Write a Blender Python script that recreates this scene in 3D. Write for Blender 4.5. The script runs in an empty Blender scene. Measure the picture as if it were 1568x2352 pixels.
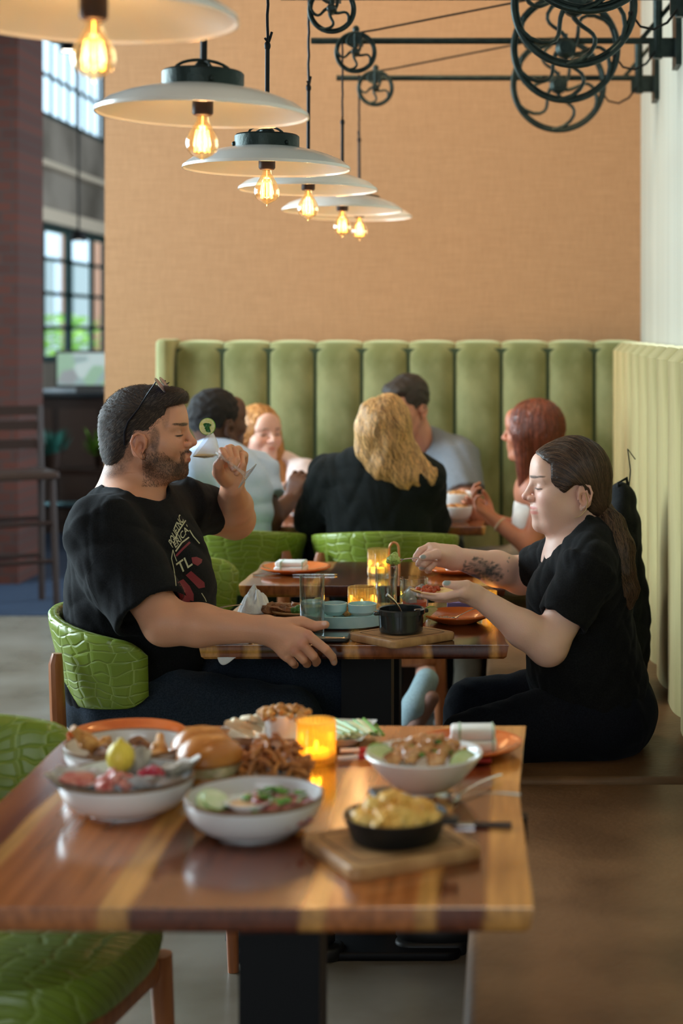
import bpy, math, random
import numpy as np
from mathutils import Vector, Matrix, noise as mnoise
from mathutils.bvhtree import BVHTree

# ------------------------------------------------------------------ camera, world, lights, exposure
SC = bpy.context.scene
COL = SC.collection
F, VX, VY, CH = 3800.0, 1170.0, 760.0, 1.46       # focal length in pixels, vanishing point, camera height
cam = bpy.data.objects.new('camera', bpy.data.cameras.new('camera'))
COL.objects.link(cam)
cam.location = (0, 0, CH)
cam.rotation_euler = (math.pi / 2, 0, 0)
cd = cam.data
cd.sensor_fit = 'VERTICAL'
cd.sensor_height = 36.0
cd.lens = F / 2352 * 36.0
cd.shift_x = -(VX - 784) / 2352.0
cd.shift_y = -(1176 - VY) / 2352.0
cd.clip_start = 0.05
cd.clip_end = 200
cd.dof.use_dof = True
cd.dof.focus_distance = 3.92
cd.dof.aperture_fstop = 2.7
SC.camera = cam
SC.view_settings.view_transform = 'Standard'
SC.view_settings.look = 'None'
SC.view_settings.gamma = 1.0
SC.view_settings.use_curve_mapping = False
SC.view_settings.exposure = 0.12
SC.cycles.use_denoising = True
SC.cycles.max_bounces = 8
SC.cycles.transparent_max_bounces = 24
SC.cycles.caustics_reflective = False
SC.cycles.caustics_refractive = False
SC.cycles.sample_clamp_indirect = 6

w = bpy.data.worlds.new('sky'); SC.world = w; w.use_nodes = True
nt = w.node_tree
bg = nt.nodes['Background']
sky = nt.nodes.new('ShaderNodeTexSky'); sky.sky_type = 'HOSEK_WILKIE'; sky.turbidity = 6; sky.sun_direction = (-.5, .1, .85)
mixc = nt.nodes.new('ShaderNodeMixRGB'); mixc.inputs[0].default_value = .6; mixc.inputs[2].default_value = (.85, .95, 1, 1)
nt.links.new(sky.outputs[0], mixc.inputs[1]); nt.links.new(mixc.outputs[0], bg.inputs[0])
bg.inputs[1].default_value = 4.0

def area(name, loc, target, sx, sy, power, color):
    l = bpy.data.lights.new(name, 'AREA'); l.shape = 'RECTANGLE'; l.size = sx; l.size_y = sy
    l.energy = power; l.color = color
    o = bpy.data.objects.new(name, l); COL.objects.link(o); o.location = loc
    o.rotation_euler = (Vector(target) - Vector(loc)).to_track_quat('-Z', 'Y').to_euler()
    return o
# daylight through the window wall on the left, through the shop front behind the camera
area('daylight_left_window', (-4.6, 5.05, 2.2), (0, 4.4, .9), 2.5, 2.5, 310, (.86, .95, 1.0))
area('daylight_left_window_far', (-4.6, 7.7, 2.3), (-1.5, 6.6, .3), 2.3, 2.6, 150, (.68, .90, 1.0))
area('daylight_front_window', (-1.6, -3.7, 2.2), (-.2, 3.5, 1.0), 4.2, 2.6, 30, (.86, .95, 1.0))
def spot(name, loc, target, power, color, size=60, r=.08):
    l = bpy.data.lights.new(name, 'SPOT'); l.energy = power; l.color = color; l.spot_size = math.radians(size)
    l.spot_blend = .9; l.shadow_soft_size = r
    o = bpy.data.objects.new(name, l); COL.objects.link(o); o.location = loc
    o.rotation_euler = (Vector(target) - Vector(loc)).to_track_quat('-Z', 'Y').to_euler()
# warm spots added without fixtures to brighten the papered wall, tables and bench
spot('added_spot_wall_right', (.0, 5.2, 4.1), (.1, 7.25, 2.3), 95, (1, .66, .36), 85)
spot('added_spot_wall_left', (-1.2, 5.0, 4.1), (-1.0, 7.25, 1.9), 85, (1, .74, .48), 85)
spot('added_spot_far_tables', (-.5, 6.0, 4.1), (-.4, 6.3, 1.0), 60, (1, .80, .58), 60)
spot('added_spot_side_bench', (-.7, 4.6, 4.1), (.5, 4.9, 1.0), 75, (1, .86, .60), 45)
spot('added_spot_tables', (-.1, 2.5, 4.1), (-.15, 2.75, .8), 60, (1, .76, .50), 36, .3)

# ------------------------------------------------------------------ small tools
def P(px, py, d):
    return Vector(((px - VX) * d / F, d, CH - (py - VY) * d / F))
def C1(cx, cy, d): return P(100 + cx / 2.24, 840 + cy / 2.24, d)
def C2(cx, cy, d): return P(880 + cx / 2.279, 960 + cy / 2.279, d)

def tagp(o, label=None, cat=None, group=None, kind=None):
    if label: o['label'] = label
    if cat: o['category'] = cat
    if group: o['group'] = group
    if kind: o['kind'] = kind
    return o
def empty(name, loc=(0, 0, 0), rz=0, label=None, cat=None, group=None):
    o = bpy.data.objects.new(name, None); COL.objects.link(o); o.location = loc
    o.rotation_euler = (0, 0, rz); o.empty_display_size = .05
    return tagp(o, label, cat, group)
def copy_tree(o, parent=None):
    c = o.copy(); COL.objects.link(c)
    if parent: c.parent = parent; c.matrix_parent_inverse = o.matrix_parent_inverse
    for ch in list(o.children): copy_tree(ch, c)
    return c

class MB:
    def __init__(s): s.v = []; s.f = []; s.uv = {}
    def add(s, vs, fs):
        n = len(s.v); s.v += [tuple(v) for v in vs]; s.f += [tuple(i + n for i in f) for f in fs]; return s
    def box(s, x0, x1, y0, y1, z0, z1, M=None, b=0):
        if b > 0: return s.rbox(x0, x1, y0, y1, z0, z1, b, M)
        vs = [Vector((x, y, z)) for z in (z0, z1) for y in (y0, y1) for x in (x0, x1)]
        if M: vs = [M @ v for v in vs]
        return s.add(vs, [(0, 2, 3, 1), (4, 5, 7, 6), (0, 1, 5, 4), (2, 6, 7, 3), (0, 4, 6, 2), (1, 3, 7, 5)])
    def rbox(s, x0, x1, y0, y1, z0, z1, b, M=None, seg=4, corner=None):
        # box with rounded plan corners (radius corner) and bevelled top/bottom rims (b)
        r = corner if corner is not None else b
        cx = [(x1 - r, y1 - r, 0), (x0 + r, y1 - r, 90), (x0 + r, y0 + r, 180), (x1 - r, y0 + r, 270)]
        def ring(inset, z):
            out = []
            for (ax, ay, a0) in cx:
                for k in range(seg + 1):
                    a = math.radians(a0 + 90 * k / seg); rr = r - inset
                    out.append(Vector((ax + rr * math.cos(a), ay + rr * math.sin(a), z)))
            return out
        b2 = min(b, r)
        rings = []
        for k in range(4):
            a = math.pi / 2 * k / 3; rings.append(ring(b2 * (1 - math.sin(a)), z0 + b * (1 - math.cos(a))))
        for k in range(4):
            a = math.pi / 2 * k / 3; rings.append(ring(b2 * (1 - math.cos(a)), z1 - b * (1 - math.sin(a))))
        n = len(rings[0]); vs = [v for rr in rings for v in rr]
        fs = [(j * n + i, j * n + (i + 1) % n, (j + 1) * n + (i + 1) % n, (j + 1) * n + i) for j in range(len(rings) - 1) for i in range(n)]
        fs.append(tuple(range(n))[::-1]); fs.append(tuple(range((len(rings) - 1) * n, len(rings) * n)))
        if M: vs = [M @ v for v in vs]
        return s.add(vs, fs)
    def tube(s, pts, r, seg=10, cap=True, closed=False, flat=1.0, up=None):
        pts = [Vector(p) for p in pts]; n = len(pts)
        rs = r if isinstance(r, (list, tuple)) else [r] * n
        vs = []; prev = None
        for i, p in enumerate(pts):
            if closed: t = pts[(i + 1) % n] - pts[i - 1]
            else: t = pts[min(i + 1, n - 1)] - pts[max(i - 1, 0)]
            t.normalize()
            if prev is None:
                a = Vector(up) if up is not None else (Vector((0, 0, 1)) if abs(t.z) < .9 else Vector((1, 0, 0)))
            else: a = prev
            a = (a - t * a.dot(t)).normalized(); b = t.cross(a); prev = a
            for k in range(seg):
                an = 2 * math.pi * k / seg
                vs.append(p + (a * math.cos(an) * flat + b * math.sin(an)) * rs[i])
        m = n if closed else n - 1
        fs = [(i * seg + k, i * seg + (k + 1) % seg, ((i + 1) % n) * seg + (k + 1) % seg, ((i + 1) % n) * seg + k) for i in range(m) for k in range(seg)]
        if cap and not closed:
            fs.append(tuple(range(seg))[::-1]); fs.append(tuple(range((n - 1) * seg, n * seg)))
        return s.add(vs, fs)
    def lathe(s, prof, seg=40, M=None, rim=None):
        vs = []; fs = []; n = len(prof)
        for k in range(seg):
            a = 2 * math.pi * k / seg; q = rim(a) if rim else 1
            for (r, z) in prof:
                v = Vector((r * math.cos(a) * q, r * math.sin(a) * q, z)); vs.append(M @ v if M else v)
        for k in range(seg):
            k2 = (k + 1) % seg
            for i in range(n - 1):
                fs.append((k * n + i, k2 * n + i, k2 * n + i + 1, k * n + i + 1))
        return s.add(vs, fs)
    def ball(s, c, r, M=None, nu=14, nv=9, nz=0, seed=0):
        c = Vector(c); rx, ry, rz = r if isinstance(r, (tuple, list)) else (r, r, r)
        vs = []
        for j in range(1, nv):
            th = math.pi * j / nv
            for i in range(nu):
                ph = 2 * math.pi * i / nu
                d = Vector((math.sin(th) * math.cos(ph), math.sin(th) * math.sin(ph), math.cos(th)))
                q = 1 + (nz * mnoise.noise(d * 1.7 + Vector((seed * 3.1, seed, 0))) if nz else 0)
                vs.append(Vector((d.x * rx, d.y * ry, d.z * rz)) * q)
        vs.append(Vector((0, 0, rz))); vs.append(Vector((0, 0, -rz)))
        T, B = len(vs) - 2, len(vs) - 1
        fs = [(j * nu + i, (j + 1) * nu + i, (j + 1) * nu + (i + 1) % nu, j * nu + (i + 1) % nu) for j in range(nv - 2) for i in range(nu)]
        fs += [(T, i, (i + 1) % nu) for i in range(nu)] + [(B, (nv - 2) * nu + (i + 1) % nu, (nv - 2) * nu + i) for i in range(nu)]
        vs = [(M @ v if M else v) + c for v in vs]
        return s.add(vs, fs)
    def prism(s, poly, z0, z1, M=None, bevel=0):
        n = len(poly); c = Vector((sum(p[0] for p in poly) / n, sum(p[1] for p in poly) / n))
        def ring(z, ins):
            out = []
            for p in poly:
                v = Vector((p[0], p[1])); d = (c - v)
                if ins: v = v + d.normalized() * ins
                out.append(Vector((v.x, v.y, z)))
            return out
        rings = [ring(z0, bevel), ring(z0 + bevel, 0), ring(z1 - bevel, 0), ring(z1, bevel)] if bevel else [ring(z0, 0), ring(z1, 0)]
        vs = [v for r in rings for v in r]
        fs = [(j * n + i, j * n + (i + 1) % n, (j + 1) * n + (i + 1) % n, (j + 1) * n + i) for j in range(len(rings) - 1) for i in range(n)]
        fs.append(tuple(range(n))[::-1]); fs.append(tuple(range((len(rings) - 1) * n, len(rings) * n)))
        if M: vs = [M @ v for v in vs]
        return s.add(vs, fs)
    def grid(s, nu, nv, fn, closed_u=False):
        vs = [Vector(fn(i / (nu if closed_u else nu - 1), j / (nv - 1))) for j in range(nv) for i in range(nu)]
        fs = [(j * nu + i, j * nu + (i + 1) % nu, (j + 1) * nu + (i + 1) % nu, (j + 1) * nu + i) for j in range(nv - 1) for i in range(nu if closed_u else nu - 1)]
        return s.add(vs, fs)
    def build(s, name, mat=None, parent=None, smooth=True, angle=40, loc=None):
        me = bpy.data.meshes.new(name); me.from_pydata([tuple(v) for v in s.v], [], s.f); me.validate(); me.update()
        if mat: me.materials.append(mat)
        if smooth:
            me.shade_smooth()
            me.set_sharp_from_angle(angle=math.radians(angle))
        o = bpy.data.objects.new(name, me); COL.objects.link(o)
        if parent: o.parent = parent
        if loc is not None: o.location = loc
        return o

def fix_normals(o):
    import bmesh
    bm = bmesh.new(); bm.from_mesh(o.data); bmesh.ops.recalc_face_normals(bm, faces=bm.faces); bm.to_mesh(o.data); bm.free(); return o

# ------------------------------------------------------------------ materials
MATS = {}
def sock(b, *names):
    for n in names:
        if n in b.inputs: return b.inputs[n]
def mat(name, col=(.5, .5, .5), rough=.5, metal=0, col2=None, nscale=8, ndetail=4, nstretch=(1, 1, 1), nlo=.35, nhi=.65,
        bump=0, bscale=40, bstretch=(1, 1, 1), sheen=0, sheen_tint=None, coat=0, trans=0, ior=1.45, emit=None, estr=0, sss=0, sssr=(1, .35, .2), spec=None, coords='Object', attr=None, alpha=None):
    if name in MATS: return MATS[name]
    m = bpy.data.materials.new(name); m.use_nodes = True; nt = m.node_tree; b = nt.nodes['Principled BSDF']; L = nt.links
    b.inputs['Base Color'].default_value = (*col, 1); b.inputs['Roughness'].default_value = rough; b.inputs['Metallic'].default_value = metal
    if spec is not None: b.inputs['Specular IOR Level'].default_value = spec
    b.inputs['IOR'].default_value = ior
    if sheen:
        b.inputs['Sheen Weight'].default_value = sheen; b.inputs['Sheen Roughness'].default_value = .4
        b.inputs['Sheen Tint'].default_value = (*(sheen_tint or col), 1)
    if coat: b.inputs['Coat Weight'].default_value = coat; b.inputs['Coat Roughness'].default_value = .08
    if trans: b.inputs['Transmission Weight'].default_value = trans
    if sss:
        b.inputs['Subsurface Weight'].default_value = sss; b.inputs['Subsurface Radius'].default_value = sssr; b.inputs['Subsurface Scale'].default_value = .012
    if emit: b.inputs['Emission Color'].default_value = (*emit, 1); b.inputs['Emission Strength'].default_value = estr
    tc = nt.nodes.new('ShaderNodeTexCoord')
    def mapped(st):
        mp = nt.nodes.new('ShaderNodeMapping'); mp.inputs['Scale'].default_value = st; L.new(tc.outputs[coords], mp.inputs[0]); return mp.outputs[0]
    base = None
    if col2:
        n = nt.nodes.new('ShaderNodeTexNoise'); n.inputs['Scale'].default_value = nscale; n.inputs['Detail'].default_value = ndetail
        L.new(mapped(nstretch), n.inputs['Vector'])
        r = nt.nodes.new('ShaderNodeValToRGB'); e = r.color_ramp.elements
        e[0].position = nlo; e[0].color = (*col, 1); e[1].position = nhi; e[1].color = (*col2, 1)
        L.new(n.outputs['Fac'], r.inputs[0]); base = r.outputs[0]
    if attr:
        a = nt.nodes.new('ShaderNodeVertexColor'); a.layer_name = attr
        if base:
            mx = nt.nodes.new('ShaderNodeMixRGB'); mx.blend_type = 'MULTIPLY'; mx.inputs[0].default_value = 1
            L.new(a.outputs[0], mx.inputs[1]); L.new(base, mx.inputs[2]); base = mx.outputs[0]
        else: base = a.outputs[0]
    if base: L.new(base, b.inputs['Base Color'])
    if bump:
        n = nt.nodes.new('ShaderNodeTexNoise'); n.inputs['Scale'].default_value = bscale; n.inputs['Detail'].default_value = 5
        L.new(mapped(bstretch), n.inputs['Vector'])
        bp = nt.nodes.new('ShaderNodeBump'); bp.inputs['Strength'].default_value = min(1, bump); bp.inputs['Distance'].default_value = .004
        L.new(n.outputs['Fac'], bp.inputs['Height']); L.new(bp.outputs[0], b.inputs['Normal'])
    MATS[name] = m; return m

def thin_glass(name, tint=(1, 1, 1), rough=.02, gloss=1.0, body=0.0):
    """thin walled glass: clear with a fresnel reflection; body adds a tinted translucent share"""
    if name in MATS: return MATS[name]
    m = bpy.data.materials.new(name); m.use_nodes = True; nt = m.node_tree; nt.nodes.clear(); L = nt.links
    out = nt.nodes.new('ShaderNodeOutputMaterial')
    tr = nt.nodes.new('ShaderNodeBsdfTransparent'); tr.inputs[0].default_value = (*tint, 1)
    gl = nt.nodes.new('ShaderNodeBsdfGlossy'); gl.inputs['Roughness'].default_value = rough
    lw = nt.nodes.new('ShaderNodeLayerWeight'); lw.inputs[0].default_value = .35
    mul = nt.nodes.new('ShaderNodeMath'); mul.operation = 'MULTIPLY_ADD'; mul.inputs[1].default_value = .80 * gloss; mul.inputs[2].default_value = .14 * gloss
    L.new(lw.outputs['Facing'], mul.inputs[0])
    pw = nt.nodes.new('ShaderNodeMath'); pw.operation = 'POWER'; pw.inputs[1].default_value = 1.6
    L.new(mul.outputs[0], pw.inputs[0])
    mx = nt.nodes.new('ShaderNodeMixShader'); L.new(pw.outputs[0], mx.inputs[0]); L.new(tr.outputs[0], mx.inputs[1]); L.new(gl.outputs[0], mx.inputs[2])
    src = mx.outputs[0]
    if body:
        df = nt.nodes.new('ShaderNodeBsdfTranslucent'); df.inputs[0].default_value = (*tint, 1)
        d2 = nt.nodes.new('ShaderNodeBsdfDiffuse'); d2.inputs[0].default_value = (*tint, 1)
        m0 = nt.nodes.new('ShaderNodeMixShader'); m0.inputs[0].default_value = .5; L.new(df.outputs[0], m0.inputs[1]); L.new(d2.outputs[0], m0.inputs[2])
        m2 = nt.nodes.new('ShaderNodeMixShader'); m2.inputs[0].default_value = body; L.new(src, m2.inputs[1]); L.new(m0.outputs[0], m2.inputs[2]); src = m2.outputs[0]
    L.new(src, out.inputs[0]); MATS[name] = m; return m

def croc(name, c1, c2, crack):
    m = bpy.data.materials.new(name); m.use_nodes = True; nt = m.node_tree; b = nt.nodes['Principled BSDF']; L = nt.links
    b.inputs['Roughness'].default_value = .36
    tc = nt.nodes.new('ShaderNodeTexCoord')
    nz = nt.nodes.new('ShaderNodeTexNoise'); nz.inputs['Scale'].default_value = 7; L.new(tc.outputs['UV'], nz.inputs['Vector'])
    mxv = nt.nodes.new('ShaderNodeMixRGB'); mxv.blend_type = 'LINEAR_LIGHT'; mxv.inputs[0].default_value = .035
    L.new(tc.outputs['UV'], mxv.inputs[1]); L.new(nz.outputs['Color'], mxv.inputs[2])
    mp = nt.nodes.new('ShaderNodeMapping'); mp.inputs['Scale'].default_value = (17, 48, 1); L.new(mxv.outputs[0], mp.inputs[0])
    vo = nt.nodes.new('ShaderNodeTexVoronoi'); vo.feature = 'DISTANCE_TO_EDGE'; vo.distance = 'CHEBYCHEV' if False else 'EUCLIDEAN'
    vo.inputs['Randomness'].default_value = .38; vo.inputs['Scale'].default_value = 1; L.new(mp.outputs[0], vo.inputs['Vector'])
    r = nt.nodes.new('ShaderNodeValToRGB'); e = r.color_ramp.elements; e[0].position = .0; e[0].color = (*crack, 1); e[1].position = .04; e[1].color = (*c1, 1)
    L.new(vo.outputs['Distance'], r.inputs[0])
    n2 = nt.nodes.new('ShaderNodeTexNoise'); n2.inputs['Scale'].default_value = 9; L.new(tc.outputs['UV'], n2.inputs['Vector'])
    mx = nt.nodes.new('ShaderNodeMixRGB'); mx.blend_type = 'MIX'; L.new(n2.outputs['Fac'], mx.inputs[0]); L.new(r.outputs[0], mx.inputs[1])
    mx2 = nt.nodes.new('ShaderNodeMixRGB'); mx2.blend_type = 'MULTIPLY'; mx2.inputs[0].default_value = 1; L.new(r.outputs[0], mx2.inputs[1]); mx2.inputs[2].default_value = (*c2, 1)
    L.new(mx2.outputs[0], mx.inputs[2]); L.new(mx.outputs[0], b.inputs['Base Color'])
    bp = nt.nodes.new('ShaderNodeBump'); bp.inputs['Strength'].default_value = .6; bp.inputs['Distance'].default_value = .003
    r2 = nt.nodes.new('ShaderNodeValToRGB'); r2.color_ramp.elements[1].position = .16; L.new(vo.outputs['Distance'], r2.inputs[0])
    L.new(r2.outputs[0], bp.inputs['Height']); L.new(bp.outputs[0], b.inputs['Normal'])
    MATS[name] = m; return m
CROC = croc('green_croc_leather', (.25, .33, .038), (.55, .66, .42), (.46, .54, .17))

def wood_planks(name, stops, dark, mid, rough=.22, seed=0, xdist=.05):
    """polished walnut boards running in y, with sapwood streaks at the given x positions"""
    m = bpy.data.materials.new(name); m.use_nodes = True; nt = m.node_tree; b = nt.nodes['Principled BSDF']; L = nt.links
    b.inputs['Roughness'].default_value = rough; b.inputs['Coat Weight'].default_value = .5; b.inputs['Coat Roughness'].default_value = .12
    tc = nt.nodes.new('ShaderNodeTexCoord'); mp = nt.nodes.new('ShaderNodeMapping'); mp.inputs['Location'].default_value = (seed * 3.3, seed, 0)
    mp.inputs['Scale'].default_value = (5, 1.6, 5); L.new(tc.outputs['Object'], mp.inputs[0])
    nz = nt.nodes.new('ShaderNodeTexNoise'); nz.inputs['Scale'].default_value = 1; nz.inputs['Detail'].default_value = 2; L.new(mp.outputs[0], nz.inputs['Vector'])
    sx = nt.nodes.new('ShaderNodeSeparateXYZ'); L.new(tc.outputs['Object'], sx.inputs[0])
    ad = nt.nodes.new('ShaderNodeMath'); ad.operation = 'MULTIPLY_ADD'; ad.inputs[1].default_value = xdist; L.new(nz.outputs['Fac'], ad.inputs[0]); L.new(sx.outputs['X'], ad.inputs[2])
    mr = nt.nodes.new('ShaderNodeMapRange'); mr.inputs['From Min'].default_value = -.8; mr.inputs['From Max'].default_value = .2
    sub = nt.nodes.new('ShaderNodeMath'); sub.operation = 'SUBTRACT'; sub.inputs[1].default_value = xdist * .5; L.new(ad.outputs[0], sub.inputs[0]); L.new(sub.outputs[0], mr.inputs['Value'])
    r = nt.nodes.new('ShaderNodeValToRGB'); cr = r.color_ramp
    cr.elements[0].position = 0; cr.elements[0].color = (*mid, 1); cr.elements[1].position = 1; cr.elements[1].color = (*mid, 1)
    sap = (.66, .31, .080)
    tog = 0
    for (x0, x1) in stops:
        a, c = (x0 + .8), (x1 + .8)
        base = mid if tog else dark; base2 = dark if tog else mid; tog ^= 1
        for (p, col) in ((a - .006, base), (a + .004, sap), (c - .004, sap), (c + .006, base2)):
            if 0 < p < 1: e = cr.elements.new(p); e.color = (*col, 1)
    L.new(mr.outputs[0], r.inputs[0])
    mp2 = nt.nodes.new('ShaderNodeMapping'); mp2.inputs['Scale'].default_value = (60, 3.0, 30); L.new(tc.outputs['Object'], mp2.inputs[0])
    gr = nt.nodes.new('ShaderNodeTexNoise'); gr.inputs['Scale'].default_value = 1.3; gr.inputs['Detail'].default_value = 6; L.new(mp2.outputs[0], gr.inputs['Vector'])
    r2 = nt.nodes.new('ShaderNodeValToRGB'); r2.color_ramp.elements[0].position = .3; r2.color_ramp.elements[0].color = (.5, .45, .4, 1); r2.color_ramp.elements[1].position = .62; r2.color_ramp.elements[1].color = (1.1, 1.1, 1.1, 1)
    L.new(gr.outputs['Fac'], r2.inputs[0])
    mx = nt.nodes.new('ShaderNodeMixRGB'); mx.blend_type = 'MULTIPLY'; mx.inputs[0].default_value = .75; L.new(r.outputs[0], mx.inputs[1]); L.new(r2.outputs[0], mx.inputs[2])
    L.new(mx.outputs[0], b.inputs['Base Color'])
    bp = nt.nodes.new('ShaderNodeBump'); bp.inputs['Strength'].default_value = .12; bp.inputs['Distance'].default_value = .001; L.new(gr.outputs['Fac'], bp.inputs['Height']); L.new(bp.outputs[0], b.inputs['Normal'])
    MATS[name] = m; return m

def wallpaper():
    m = bpy.data.materials.new('grasscloth_wallpaper'); m.use_nodes = True; nt = m.node_tree; b = nt.nodes['Principled BSDF']; L = nt.links
    b.inputs['Roughness'].default_value = .75
    tc = nt.nodes.new('ShaderNodeTexCoord')
    def nz(st, sc, det):
        mp = nt.nodes.new('ShaderNodeMapping'); mp.inputs['Scale'].default_value = st; L.new(tc.outputs['Object'], mp.inputs[0])
        n = nt.nodes.new('ShaderNodeTexNoise'); n.inputs['Scale'].default_value = sc; n.inputs['Detail'].default_value = det; L.new(mp.outputs[0], n.inputs['Vector']); return n
    a = nz((1.5, 1, 40), 4, 3); c = nz((6, 1, 260), 2, 2); d = nz((120, 1, 10), 2, 2)
    ad = nt.nodes.new('ShaderNodeMath'); ad.operation = 'ADD'; L.new(a.outputs['Fac'], ad.inputs[0]); L.new(c.outputs['Fac'], ad.inputs[1])
    ad2 = nt.nodes.new('ShaderNodeMath'); ad2.operation = 'ADD'; L.new(ad.outputs[0], ad2.inputs[0]); L.new(d.outputs['Fac'], ad2.inputs[1])
    r = nt.nodes.new('ShaderNodeValToRGB'); e = r.color_ramp.elements; e[0].position = .38; e[0].color = (.375, .20, .092, 1); e[1].position = .64; e[1].color = (.475, .265, .13, 1)
    dv = nt.nodes.new('ShaderNodeMath'); dv.operation = 'DIVIDE'; dv.inputs[1].default_value = 3; L.new(ad2.outputs[0], dv.inputs[0]); L.new(dv.outputs[0], r.inputs[0])
    L.new(r.outputs[0], b.inputs['Base Color'])
    bp = nt.nodes.new('ShaderNodeBump'); bp.inputs['Strength'].default_value = .12; bp.inputs['Distance'].default_value = .001; L.new(dv.outputs[0], bp.inputs['Height']); L.new(bp.outputs[0], b.inputs['Normal'])
    return m
def brick_mat():
    m = bpy.data.materials.new('dark_brick'); m.use_nodes = True; nt = m.node_tree; b = nt.nodes['Principled BSDF']; L = nt.links
    b.inputs['Roughness'].default_value = .85
    tc = nt.nodes.new('ShaderNodeTexCoord'); mp = nt.nodes.new('ShaderNodeMapping'); mp.inputs['Rotation'].default_value = (math.pi / 2, 0, 0); L.new(tc.outputs['Object'], mp.inputs[0])
    br = nt.nodes.new('ShaderNodeTexBrick'); br.inputs['Scale'].default_value = 4.2; br.inputs['Color1'].default_value = (.075, .013, .004, 1); br.inputs['Color2'].default_value = (.045, .009, .004, 1)
    br.inputs['Mortar'].default_value = (.035, .022, .018, 1); br.inputs['Mortar Size'].default_value = .02; L.new(mp.outputs[0], br.inputs['Vector']); L.new(br.outputs['Color'], b.inputs['Base Color'])
    return m

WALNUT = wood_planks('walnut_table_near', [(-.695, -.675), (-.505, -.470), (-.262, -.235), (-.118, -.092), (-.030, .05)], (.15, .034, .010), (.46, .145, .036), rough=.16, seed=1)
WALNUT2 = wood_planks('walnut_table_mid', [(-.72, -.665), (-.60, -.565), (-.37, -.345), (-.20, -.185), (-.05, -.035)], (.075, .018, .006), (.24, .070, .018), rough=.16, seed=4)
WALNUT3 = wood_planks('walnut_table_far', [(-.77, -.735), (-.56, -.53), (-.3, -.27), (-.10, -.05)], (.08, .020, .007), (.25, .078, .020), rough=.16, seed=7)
IRON = mat('blackened_iron', (.018, .028, .026), .42, .7, col2=(.03, .045, .04), nscale=30, bump=.3, bscale=120)
BLACKM = mat('black_metal', (.005, .005, .006), .5, 0, spec=.25)
ENAMEL = mat('cream_enamel', (.92, .89, .84), .22, coat=.4)
LEGWOOD = mat('chair_leg_walnut', (.30, .095, .035), .35, col2=(.46, .175, .065), nscale=5, nstretch=(8, 8, 1))
VELVET = mat('green_velvet', (.14, .15, .048), .8, col2=(.38, .38, .185), nscale=4.0, ndetail=7, nlo=.38, nhi=.66, nstretch=(1, 1, .7), sheen=.9, sheen_tint=(.75, .8, .45), bump=.25, bscale=25)
VELVET2 = mat('gold_green_velvet', (.22, .18, .055), .8, col2=(.40, .34, .15), nscale=4, ndetail=6, nstretch=(2, 2, .35), sheen=.9, sheen_tint=(.9, .85, .55), bump=.4, bscale=14, bstretch=(1, 3, .4))
LEATHER = mat('brown_leather', (.12, .058, .026), .38, col2=(.21, .108, .052), nscale=5, ndetail=7, bump=.35, bscale=60)
WHITEC = mat('white_glazed_ceramic', (.80, .81, .81), .12, coat=.3)
TERRA = mat('terracotta_glaze', (.58, .115, .020), .14, col2=(.68, .165, .035), nscale=12, coat=.5)
# ------------------------------------------------------------------ room
def struct(name, mb, m, smooth=False, **k):
    o = mb.build(name, m, smooth=smooth, **k); o['kind'] = 'structure'; return o
CEM = mat('polished_concrete', (.14, .120, .092), .26, col2=(.21, .188, .155), nscale=2.5, ndetail=8, bump=.08, bscale=30)
struct('floor', MB().box(-4.5, .9, -4, 8.47, -.12, 0), CEM)
struct('trim_carpet', MB().box(-4.5, .9, 8.475, 18, -.12, .006), mat('navy_carpet', (.010, .022, .050), .95, col2=(.016, .034, .07), nscale=90, bump=.6, bscale=300))
struct('wall_back', MB().box(-1.774, .75, 7.25, 7.45, 0, 4.4), wallpaper())
CREAM = mat('cream_plaster', (.42, .40, .32), .7, col2=(.50, .48, .39), nscale=2.2, nstretch=(1, 5, .15), bump=.1, bscale=20)
struct('wall_right', MB().box(.575, .75, -4, 7.249, 0, 4.4), CREAM)
struct('ceiling', MB().box(-4.5, .75, -4, 18, 4.4, 4.5), mat('dark_ceiling', (.10, .09, .08), .8))
CONC = mat('stained_concrete_wall', (.10, .085, .065), .8, col2=(.26, .23, .19), nscale=.9, ndetail=6, nlo=.4, nhi=.6)
def wall_with_holes(axis, x0, x1, a0, a1, z1, holes):
    """wall slab between x0..x1 thick, running a0..a1 along y (axis 'y') or x, with rectangular holes (a,b,zb,zt)"""
    mb = MB()
    cuts = sorted(set([a0, a1] + [h[0] for h in holes] + [h[1] for h in holes]))
    for a, b in zip(cuts[:-1], cuts[1:]):
        hs = sorted([(h[2], h[3]) for h in holes if h[0] <= a and h[1] >= b])
        z = 0
        for (zb, zt) in hs + [(z1, z1)]:
            if zb > z + 1e-6:
                if axis == 'y': mb.box(x0, x1, a, b, z, zb)
                else: mb.box(a, b, x0, x1, z, zb)
            z = zt
    return mb
struct('wall_left', wall_with_holes('y', -4.3, -4.2, -4, 18, 4.4, [(3.3, 6.3, .9, 3.4), (6.6, 8.9, .9, 3.6), (12.4, 17.7, 1.17, 2.44), (12.4, 17.7, 3.40, 4.22)]), CONC)
struct('wall_rear', wall_with_holes('x', -3.9, -3.7, -4.2, .575, 4.4, [(-3.8, .3, .8, 3.5)]), CONC)
struct('wall_far', MB().box(-4.4, .75, 17.8, 18, 0, 4.4), mat('dark_plaster', (.05, .045, .04), .8))
struct('trim_brick_column', MB().box(-3.6, -2.82, 9.5, 10.0, 0, 4.4), brick_mat())
FRAME = mat('dark_green_steel', (.02, .05, .05), .4, .3)
WINGLASS = thin_glass('window_glass', (.95, .99, 1), gloss=.22)
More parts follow.
